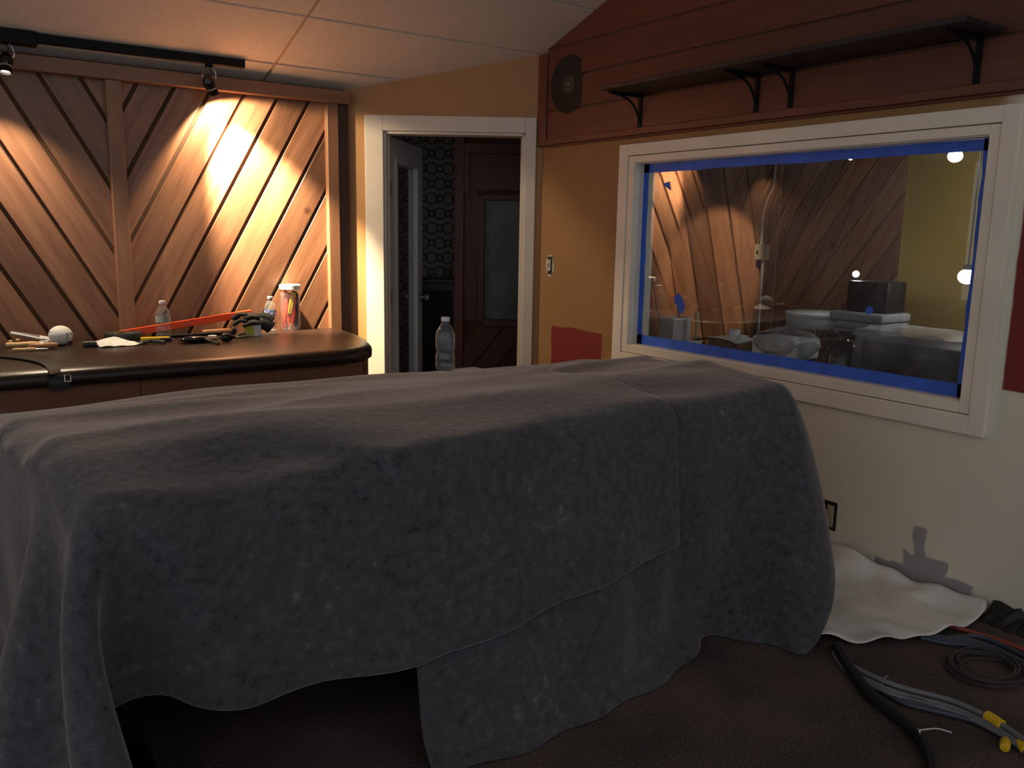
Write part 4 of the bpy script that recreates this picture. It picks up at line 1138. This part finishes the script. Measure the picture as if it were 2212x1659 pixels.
MB().tube([(0.05, -0.02, .006), (0.08, -0.03, .012), (0.10, -0.055, .016), (0.085, -0.07, .008)], 0.005, 6, smooth=5).build('dark_lead', M['black_rubber'], wn, smooth=True)
for i, (x, y) in enumerate(((0.37, 4.96), (0.405, 5.0), (0.44, 4.82))):
    t = thing('wooden_plug', (x, y, B), 'small pale wooden plug among the hand tools', 'plug', 'wooden plugs among the tools')
    MB().lathe([(0.010, 0), (0.012, 0.004), (0.011, 0.022), (0.007, 0.026)], 12).build('plug_body', M['handle_wood'], t, smooth=True)

# black tool strap over the front edge
st_ = thing('tool_strap', (0.40, 4.10, BENCH), 'black strap with a metal buckle draped over the front edge of the bench', 'strap')
path = [(-0.20, 0.52, 0.004), (-0.10, 0.42, 0.005), (-0.02, 0.30, 0.006), (0.03, 0.17, 0.007), (0.052, 0.06, 0.006), (0.062, -0.02, -0.002), (0.066, -0.062, -0.018), (0.066, -0.083, -0.045), (0.064, -0.088, -0.085)]
C_ = catmull([Vector(p) for p in path], 5)
m_ = MB()
for i, p in enumerate(C_):
    t_ = (C_[min(i + 1, len(C_) - 1)] - C_[max(i - 1, 0)]).normalized()
    w_ = 0.030 + 0.022 * min(1, i / len(C_) * 1.4)
    sd_ = Vector((0.80, 0.55, 0)) if abs(t_.z) < .6 else Vector((1, 0.1, 0))
    nn = Vector((0, -abs(t_.z), 1 - abs(t_.z) * .9)).normalized() * 0.004
    for s_ in (-1, 1):
        m_.v.append(tuple(p + sd_.normalized() * w_ * s_ * .8 + nn)); m_.v.append(tuple(p + sd_.normalized() * w_ * s_ * .8))
for i in range(len(C_) - 1):
    a = i * 4; b = a + 4
    m_.f += [(a, a + 2, b + 2, b), (a + 1, b + 1, b + 3, a + 3), (a, b, b + 1, a + 1), (a + 2, a + 3, b + 3, b + 2)]
m_.f += [(0, 1, 3, 2), tuple(len(m_.v) - 4 + k for k in (0, 2, 3, 1))]
m_.build('strap', M['black_plastic'], st_, smooth=True)
bk = MB().tube([(0.086, -0.090, -0.022), (0.108, -0.090, -0.022), (0.108, -0.095, -0.05), (0.086, -0.095, -0.05)], 0.003, 6, closed=True).build('buckle', M['steel'], st_)

# rag, tape roll, block
def zr(x, y, t): return 0.004 + 0.030 * max(0, 1 - t) + 0.012 * (1 + math.sin(9 * math.atan2(y - 4.75, x - 0.80))) * 0.5 * (1 - t * .5)
zr.amp = 0.010
sheet('rag', [(0.72, 4.80), (0.69, 4.76), (0.73, 4.72), (0.74, 4.66), (0.82, 4.655), (0.90, 4.66), (0.945, 4.72), (0.925, 4.755), (0.87, 4.76), (0.82, 4.79), (0.78, 4.82)], M['rag'], zr, 'crumpled white rag in front of the black tape roll', 'rag', rings=10, k=4, seed=9, base=(0, 0, BENCH))
tr = thing('tape_roll', (0.885, 4.885, B), 'wide black roll of tape lying flat by the white rag', 'tape')
MB().lathe([(0.090, 0.0), (0.092, 0.004), (0.092, 0.042), (0.090, 0.046), (0.045, 0.046), (0.043, 0.040), (0.043, 0.004), (0.045, 0.0), (0.090, 0.0)], 36, cap=False).build('tape', M['black_rubber'], tr, smooth=True)
MB().lathe([(0.043, 0.0), (0.043, 0.045), (0.038, 0.045), (0.038, 0.0), (0.043, 0.0)], 30, cap=False).build('core', M['brown_handle'], tr, smooth=True)
t = thing('sanding_block', (0.70, 4.72, B), 'small dark grey sanding block at the edge of the white rag', 'block', rz=R(-8))
MB().box(-0.035, 0.03, -0.02, 0.02, 0, 0.022).build('block_body', M['black_rubber'], t, bevel=0.006)
MB().box(-0.033, 0.028, -0.018, 0.018, 0.022, 0.026).build('abrasive_face', simple('abrasive', (0.16, 0.15, 0.14), 0.9, var=.2, scale=60), t, bevel=0.002)
# yellow utility knife
t = thing('utility_knife', (1.035, 4.775, B), 'yellow utility knife with a black grip in front of the bottle', 'knife', rz=R(-14))
MB().prism([(-0.085, -0.012), (0.05, -0.014), (0.062, 0.0), (0.05, 0.014), (-0.085, 0.012)], 0.004, 0.026).build('handle', M['yellow'], t, bevel=0.004)
MB().box(0.01, 0.07, -0.016, 0.016, 0.002, 0.022).build('grip', M['black_rubber'], t, bevel=0.004)
MB().prism([(0.06, -0.008), (0.088, -0.002), (0.088, 0.0), (0.06, 0.008)], 0.012, 0.014).build('blade', M['steel'], t)
t = thing('snips', (0.985, 4.70, B), 'dark curved snips lying between the rag and the utility knife', 'snips')
MB().tube([(-0.04, 0.03, .010), (-0.005, 0.02, .012), (0.03, -0.01, .012), (0.06, -0.04, .008)], 0.008, 8, smooth=5).build('handle', M['black_rubber'], t, smooth=True)
MB().tube([(-0.04, -0.02, .010), (-0.005, 0.01, .014), (0.03, 0.02, .014), (0.065, 0.005, .008)], 0.008, 8, smooth=5).build('handle', M['black_plastic'], t, smooth=True)
MB().prism([(-0.10, 0.0), (-0.035, -0.016), (-0.035, 0.028)], 0.008, 0.014).build('jaw', M['steel'], t)
# black power tool pouch
t = thing('tool_pouch', (1.215, 4.66, B), 'flat black tool pouch with a hanging tab near the bench edge', 'pouch', rz=R(-3))
MB().ball((0, 0, 0.016), 0.105, 0.05, 0.0158, 20, 8).build('pouch_body', M['black_plastic'], t, smooth=True)
MB().ball((-0.03, -0.03, 0.022), 0.07, 0.03, 0.018, 16, 8).build('flap', M['black_gloss'], t, smooth=True)
MB().tube([(0.02, -0.04, .02), (0.05, -0.08, .012), (0.06, -0.13, .009), (0.065, -0.17, .008)], 0.007, 8, smooth=5).build('tab', M['black_rubber'], t, smooth=True)
t = thing('drill_chuck', (1.352, 4.60, B), 'small shiny black knob-shaped tool beside the pouch', 'tool')
MB().lathe([(0.008, -0.036), (0.022, -0.030), (0.025, -0.005), (0.021, 0.014), (0.012, 0.024), (0.006, 0.04)], 18, (0, 0, 0.0252), 'x').build('knob', M['black_gloss'], t, smooth=True)
MB().lathe([(0.005, 0.04), (0.004, 0.06)], 10, (0, 0, 0.0252), 'x').build('bit', M['steel'], t, smooth=True)
t = thing('patch_cord', (1.43, 4.72, B), 'short looped dark cord with a plug by the gloves', 'cord')
MB().tube([(-0.09, 0.04, .006), (-0.05, 0.02, .010), (0.0, -0.01, .010), (0.045, -0.035, .012), (0.065, 0.0, .022), (0.045, 0.035, .022), (0.01, 0.03, .010), (-0.02, 0.05, .006)], 0.006, 8, smooth=6).build('lead', M['black_rubber'], t, smooth=True)
MB().lathe([(0.009, -0.03), (0.011, 0.0), (0.008, 0.015)], 12, (-0.105, 0.05, 0.0115), 'x').build('plug', M['offwhite'], t, smooth=True)

# ================================================================== booth behind the window
BX = 4.97
tag(MB().prism([(3.43, -0.6), (5.1, -0.6), (5.1, 4.0), (4.44, 5.22), (3.95, 5.22), (3.43, 4.49)], -0.06, 0.0).build('floor_booth', M['carpet']), kind='structure')
tag(MB().prism([(3.43, -0.6), (5.1, -0.6), (5.1, 4.0), (4.44, 5.22), (3.95, 5.22), (3.43, 4.49)], 2.45, 2.5).build('ceiling_booth', M['wall_dark']), kind='structure')
tag(MB().box(XC + T, BX + 0.1, 0.0, 0.06, 0, 2.5).build('wall_booth_right', M['booth_yellow']), kind='structure')
# right section, yellow
tag(MB().box(BX, BX + 0.08, 0.0, 2.98, 0, 2.5).build('wall_booth_yellow', M['booth_yellow']), kind='structure')
# middle section: boards leaning right
wm = tag(MB().box(BX, BX + 0.08, 2.98, 3.90, 0, 2.5).build('wall_booth_middle', M['backing']), kind='structure')
for k in range(-12, 16):
    s0 = 3.44 + k * 0.175
    poly = [(2.98, 0.0), (3.895, 0.0), (3.895, 2.45), (2.98, 2.45)]
    sl_ = -0.72          # dy/dz
    poly = poly_clip(poly, -1, sl_, -(s0 + 0.006) + sl_ * 1.3)
    if len(poly) >= 3: poly = poly_clip(poly, 1, -sl_, s0 + 0.169 - sl_ * 1.3)
    if len(poly) >= 3: plank(poly, math.atan2(1, sl_), 0.018 + RND.uniform(-.002, .002), (BX, 0, 0), EY, ENX, M['cedar'], wm)
# left splayed section, steep boards
sd = Vector((4.30 - BX, 5.15 - 3.98, 0)); sl_len = sd.length; sdn = sd.normalized(); snn = Vector((-sdn.y, sdn.x, 0))
if snn.x > 0: snn = -snn
so = Vector((BX, 3.98, 0))
def sbox(name, u0, u1, v0, v1, z0, z1, mat, par=None):
    m4 = Matrix((sdn, snn, Vector((0, 0, 1)))).transposed().to_4x4(); m4.translation = so
    o = MB().box(u0, u1, v0, v1, z0, z1).build(name, mat)
    o.matrix_world = m4
    return o
ws = tag(sbox('wall_booth_splayed', -0.02, sl_len, -0.08, 0, 0, 2.5, M['backing']), kind='structure')
for k in range(-4, 12):
    s0 = k * 0.16
    poly = [(0.0, 0.0), (sl_len, 0.0), (sl_len, 2.45), (0.0, 2.45)]
    q_ = 0.20
    poly = poly_clip(poly, -1, q_, -(s0 + 0.007) + q_ * 1.0)
    if len(poly) >= 3: poly = poly_clip(poly, 1, -q_, s0 + 0.153 - q_ * 1.0)
    if len(poly) >= 3: plank(poly, math.atan2(1, q_), 0.018 + RND.uniform(-.002, .002), so, sdn, snn, M['cedar'], ws)
tag(MB().box(3.93, 4.40, 5.15, 5.23, 0, 2.5).build('wall_booth_left', M['backing']), kind='structure')
# posts
pm = tag(MB().box(BX - 0.05, BX, 3.895, 3.985, 0, 2.45).build('trim_1', M['cedar_trim'], bevel=0.004), kind='structure')
MB().box(BX - 0.075, BX - 0.05, 3.845, 3.900, 0, 2.45).build('batten', M['cedar_trim'], pm, bevel=0.003)
jb = thing('junction_box', (BX - 0.05, 3.955, 1.31), 'grey electrical box and white conduit on the wooden post in the booth', 'electrical box')
MB().box(-0.05, 0.0, -0.055, 0.055, -0.055, 0.055).build('box_body', M['outlet'], jb, bevel=0.008)
MB().box(-0.054, -0.05, 0.018, 0.032, -0.012, 0.012).build('switch', M['black_plastic'], jb)
MB().tube([(-0.02, 0.02, 0.055), (-0.02, 0.025, 0.26), (-0.02, 0.0, 0.36), (-0.02, -0.055, 0.46), (-0.02, -0.06, 0.62), (-0.02, -0.06, 1.1)], 0.009, 8).build('conduit', M['offwhite'], jb, smooth=True)
MB().tube([(-0.015, 0.0, -0.055), (-0.015, 0.0, -1.2)], 0.009, 8).build('conduit', M['offwhite'], jb, smooth=True)

# booth lamps
def pendant(loc, r, strength, label, col=(1, 0.96, 0.9), zc=2.45, watts=2.0):
    t = thing('pendant_lamp', loc, label, 'lamp')
    MB().ball((0, 0, 0), r, r, r * 0.85, 20, 12).build('globe', emit('globe_glow', col, strength), t, smooth=True)
    MB().lathe([(r * .45, r * .75), (r * .5, r * .8), (r * .45, r * 1.3), (0.006, r * 1.4)], 16).build('socket', M['black_metal'], t, smooth=True)
    MB().tube([(0, 0, r * 1.3), (0, 0, zc - loc[2])], 0.004, 6).build('lamp_cord', M['black_rubber'], t)
    return t
pendant((4.45, 2.285, 1.235), 0.045, 40.0, 'white globe lamp glowing in front of the yellow booth wall')
pendant((4.35, 2.36, 1.835), 0.035, 90.0, 'bright bare bulb hung high in the booth behind the window', col=(0.95, 0.97, 1.0))
# small work lamp on speaker
# added spot, unseen above the window, makes the light pool on the splayed boards
sp_ = thing('added_booth_spot', (3.95, 3.55, 2.45), 'small black spotlight added out of view in the booth to light the splayed boards', 'spotlight')
MB().box(-0.02, 0.02, -0.02, 0.02, -0.10, 0.0).build('stem', M['black_metal'], sp_, bevel=0.003)
MB().lathe([(0.03, -0.10), (0.04, -0.11), (0.045, -0.17), (0.042, -0.17), (0.036, -0.115)], 20, cap=False).build('shade', M['black_metal'], sp_, smooth=True)
MB().lathe([(0.034, -0.13), (0.034, -0.135), (0.01, -0.14)], 20).build('bulb', M['bulb'], sp_)
bpy.context.view_layer.update()
lamp_spot('spot_beam', (3.95, 3.55, 2.25), (4.77, 4.29, 1.20), 75.0, 30, 0.45, (1.0, 0.74, 0.45), sp_)

# booth table and things
tb = thing('booth_table', (3.75, 3.35, 0), 'wooden work table in the booth right below the studio window', 'table')
MB().box(-0.26, 0.26, -0.20, 0.62, 0.70, 0.735).build('tabletop', M['cedar_trim'], tb, bevel=0.004)
for x in (-0.22, 0.22):
    for y in (-0.16, 0.56): MB().box(x - .025, x + .025, y - .025, y + .025, 0, 0.70).build('leg', M['cedar_trim'], tb, bevel=0.003)
TT = 0.7355
t = thing('plastic_bin', (3.72, 3.62, TT), 'open white plastic bin on the booth table next to the blue-taped pane edge', 'bin')
MB().prism([(-0.075, -0.06), (0.075, -0.06), (0.075, 0.06), (-0.075, 0.06)], 0, 0.006).build('base', M['offwhite'], t)
for a_, b_ in (((-0.075, 0.075, -0.06, -0.055)), ((-0.075, 0.075, 0.055, 0.06))), : pass
mb = MB().box(-0.075, 0.075, -0.06, -0.054, 0.006, 0.20).box(-0.075, 0.075, 0.054, 0.06, 0.006, 0.20).box(-0.075, -0.069, -0.054, 0.054, 0.006, 0.20).box(0.069, 0.075, -0.054, 0.054, 0.006, 0.20)
mb.build('walls', M['offwhite'], t)
for y_ in (-0.063, 0.063): MB().box(-0.08, 0.08, y_ - .003, y_ + .003, 0.188, 0.20).build('rim', M['white'], t)
t = thing('paint_brush', (3.78, 3.50, TT), 'brush with a pale wooden handle standing upright on the booth table', 'brush')
MB().lathe([(0.014, 0.0), (0.020, 0.05), (0.018, 0.06)], 12).build('bristles', M['offwhite'], t)
MB().lathe([(0.018, 0.06), (0.018, 0.09)], 12).build('ferrule', M['steel'], t, smooth=True)
MB().lathe([(0.012, 0.09), (0.010, 0.13), (0.015, 0.19), (0.014, 0.235), (0.006, 0.245)], 12).build('handle', M['handle_wood'], t, smooth=True)
t = thing('mug', (3.62, 3.36, TT), 'white mug with a round handle on the booth table', 'mug')
MB().lathe([(0.034, 0.0), (0.038, 0.005), (0.038, 0.09), (0.034, 0.09), (0.034, 0.008)], 22).build('mug_body', M['white'], t, smooth=True)
MB().tube([(0.0, -0.036, 0.075), (0.0, -0.062, 0.068), (0.0, -0.068, 0.045), (0.0, -0.058, 0.022), (0.0, -0.036, 0.016)], 0.005, 8, smooth=4).build('handle', M['white'], t, smooth=True)
t = MB().tube([(3.60, 3.60, TT + .006), (3.64, 3.50, TT + .05), (3.70, 3.36, TT + .10), (3.76, 3.22, TT + .09), (3.72, 3.12, TT + .03), (3.64, 3.16, TT + .012), (3.66, 3.28, TT + .04), (3.72, 3.40, TT + .07), (3.70, 3.50, TT + 0.02), (3.62, 3.44, TT + .007)], 0.0055, 8, smooth=8).build('looped_cable', M['black_rubber'], smooth=True)
tag(t, 'black cable looped loosely over the booth table', 'cable')
t = thing('wooden_crate', (3.87, 3.30, TT), 'brown wooden crate with a white lid on the booth table', 'crate')
MB().box(-0.08, 0.10, -0.11, 0.11, 0.0, 0.085).build('body', M['cedar_trim'], t, bevel=0.004)
MB().box(-0.09, 0.11, -0.115, 0.115, 0.085, 0.10).build('lid', M['white'], t, bevel=0.003)
t = thing('masking_tape_roll', (3.88, 3.30, TT + 0.1005), 'white roll of tape standing on the crate lid', 'tape roll')
MB().lathe([(0.034, 0), (0.034, 0.05), (0.020, 0.05), (0.020, 0), (0.034, 0)], 24, cap=False).build('tape', M['white'], t, smooth=True)
MB().lathe([(0.020, 0), (0.020, 0.049), (0.017, 0.049), (0.017, 0), (0.020, 0)], 24, cap=False).build('core', M['brown_handle'], t, smooth=True)
t = MB().box(3.83, 3.89, 3.20, 3.24, TT + 0.1005, TT + 0.125).build('white_block', M['white'], bevel=0.003)
tag(t, 'small white block on the crate lid beside the tape roll', 'block')
# bucket with tub in plastic
t = thing('bucket', (3.95, 2.98, 0.0), 'dark blue bucket under the plastic tub in the booth', 'bucket')
MB().lathe([(0.12, 0.0), (0.155, 0.74), (0.16, 0.745), (0.16, 0.765), (0.15, 0.765), (0.115, 0.02)], 28).build('bucket_body', simple('bucket_blue', (0.03, 0.05, 0.075), 0.5), t, smooth=True)
t = thing('plastic_tub', (3.92, 2.97, 0.7655), 'white tub wrapped in shiny plastic film on the bucket', 'tub')
MB().prism([(-0.10, -0.15), (0.10, -0.15), (0.10, 0.15), (-0.10, 0.15)], 0, 0.11).build('tub_body', M['white'], t, bevel=0.012)
rs = random.Random(2); v_ = []
m_ = MB().ball((0, 0, 0.075), 0.15, 0.20, 0.085, 18, 10)
m_.v = [(x + rs.uniform(-.012, .012), y + rs.uniform(-.012, .012), max(0.001, z + rs.uniform(-.01, .01))) for x, y, z in m_.v]
m_.build('plastic_wrap', M['film'], t, smooth=False)
# drum with stand
t = thing('snare_drum', (4.42, 3.14, 0), 'pale round drum on a stand in the booth', 'drum')
MB().lathe([(0.17, 0.89), (0.175, 0.90), (0.175, 0.96), (0.17, 0.97)], 32).build('shell', M['offwhite'], t, smooth=True)
MB().lathe([(0.178, 0.955), (0.182, 0.96), (0.182, 0.975), (0.176, 0.98)], 32).build('hoop', M['white'], t, smooth=True)
MB().tube([(0, 0, 0.89), (0, 0, 0.35)], 0.012, 10).build('stand_pole', M['steel'], t)
for k in range(3):
    a = 2 * PI * k / 3
    MB().tube([(0, 0, 0.40), (0.17 * math.cos(a), 0.17 * math.sin(a), 0.008)], 0.008, 8).build('leg', M['steel'], t)
# shelf unit with folded blankets and speaker
t = thing('equipment_stand', (4.40, 2.78, 0), 'black equipment stand carrying folded blankets in the booth', 'stand')
MB().box(-0.16, 0.16, -0.20, 0.16, 0.86, 0.885).build('stand_top', M['black_metal'], t, bevel=0.003)
for x in (-.13, .13):
    for y in (-.17, .13): MB().box(x - .015, x + .015, y - .015, y + .015, 0, 0.86).build('leg', M['black_metal'], t)
M['towel'] = simple('grey_cloth', (0.36, 0.36, 0.37), 0.9, var=0.15, scale=10, bump=.2)
z = 0.8855
for i, (hh, w, off_) in enumerate(((0.035, 0.30, -0.01), (0.040, 0.28, 0.0), (0.050, 0.33, 0.02))):
    o = MB().box(4.40 - 0.15 + off_ * .3, 4.40 + 0.14, 2.76 + off_ - w / 2, 2.76 + off_ + w / 2, z, z + hh).build('folded_blanket', M['towel'], bevel=0.014, seg=3, smooth=True)
    tag(o, ['thin grey folded blanket at the bottom of the pile on the black stand', 'grey folded blanket in the middle of the pile on the black stand', 'thick pale folded blanket on top of the pile under the speaker'][i], 'blanket', 'folded blankets on the stand')
    z += hh + 0.0015
t = thing('speaker', (4.42, 2.77, z), 'small dark speaker with a bright lamp clipped to it on the folded blankets', 'speaker')
MB().box(-0.09, 0.09, -0.13, 0.12, 0, 0.17).build('cabinet', M['black_plastic'], t, bevel=0.008)
MB().lathe([(0.05, -0.004), (0.055, -0.001), (0.055, 0.0)], 24, (-0.09, 0, 0.08), 'x').build('cone', M['black_rubber'], t)
MB().ball((-0.05, 0.10, 0.205), 0.018, nu=12, nv=8).build('lamp_bulb', emit('clip_lamp', (0.95, 0.97, 1.0), 90.0), t, smooth=True)
MB().tube([(-0.05, 0.10, 0.165), (-0.05, 0.10, 0.19)], 0.007, 8).build('lamp_stem', M['black_metal'], t)
# big amp under plastic
t = thing('covered_amplifier', (4.10, 2.20, 0), 'big black amplifier wrapped in clear plastic film by the booth window', 'amplifier')
MB().box(-0.20, 0.22, -0.36, 0.29, 0.0, 0.92).build('amp_body', M['black_plastic'], t, bevel=0.012)
MB().box(-0.206, -0.198, -0.30, 0.24, 0.40, 0.86).build('grille', M['black_metal'], t)
MB().box(-0.21, -0.2, -0.30, 0.24, 0.12, 0.32).build('control_panel', simple('amp_panel', (0.08, 0.085, 0.085), 0.3, var=.4, scale=25), t)
rs = random.Random(8)
m_ = MB(); nu_, nv_ = 26, 12
for j in range(nv_ + 1):
    zz = 0.05 + 0.92 * j / nv_
    for i in range(nu_):
        a = 2 * PI * i / nu_; c_, s_ = math.cos(a), math.sin(a)
        k_ = 1 / max(abs(c_) / 0.235, abs(s_) / 0.37)
        k_ *= 1 + rs.uniform(-.01, .04)
        m_.v.append((c_ * k_ + 0.01, s_ * k_ - 0.03, zz + rs.uniform(-.012, .012)))
for j in range(nv_):
    for i in range(nu_): m_.f.append((j * nu_ + i, j * nu_ + (i + 1) % nu_, (j + 1) * nu_ + (i + 1) % nu_, (j + 1) * nu_ + i))
m_.f.append(tuple(nv_ * nu_ + i for i in range(nu_)))
m_.build('plastic_film', M['film'], t, smooth=False)
t = thing('jug', (4.00, 2.66, 0.0), 'dark brown jug standing on a crate between bucket and amplifier', 'jug')
MB().box(-0.13, 0.13, -0.10, 0.10, 0, 0.60).build('crate', M['darkwood'], t, bevel=0.006)
MB().lathe([(0.08, 0.60), (0.10, 0.62), (0.10, 0.80), (0.06, 0.88), (0.035, 0.90), (0.035, 0.94)], 24).build('jug_body', simple('brown_glass', (0.03, 0.016, 0.01), 0.15), t, smooth=True)
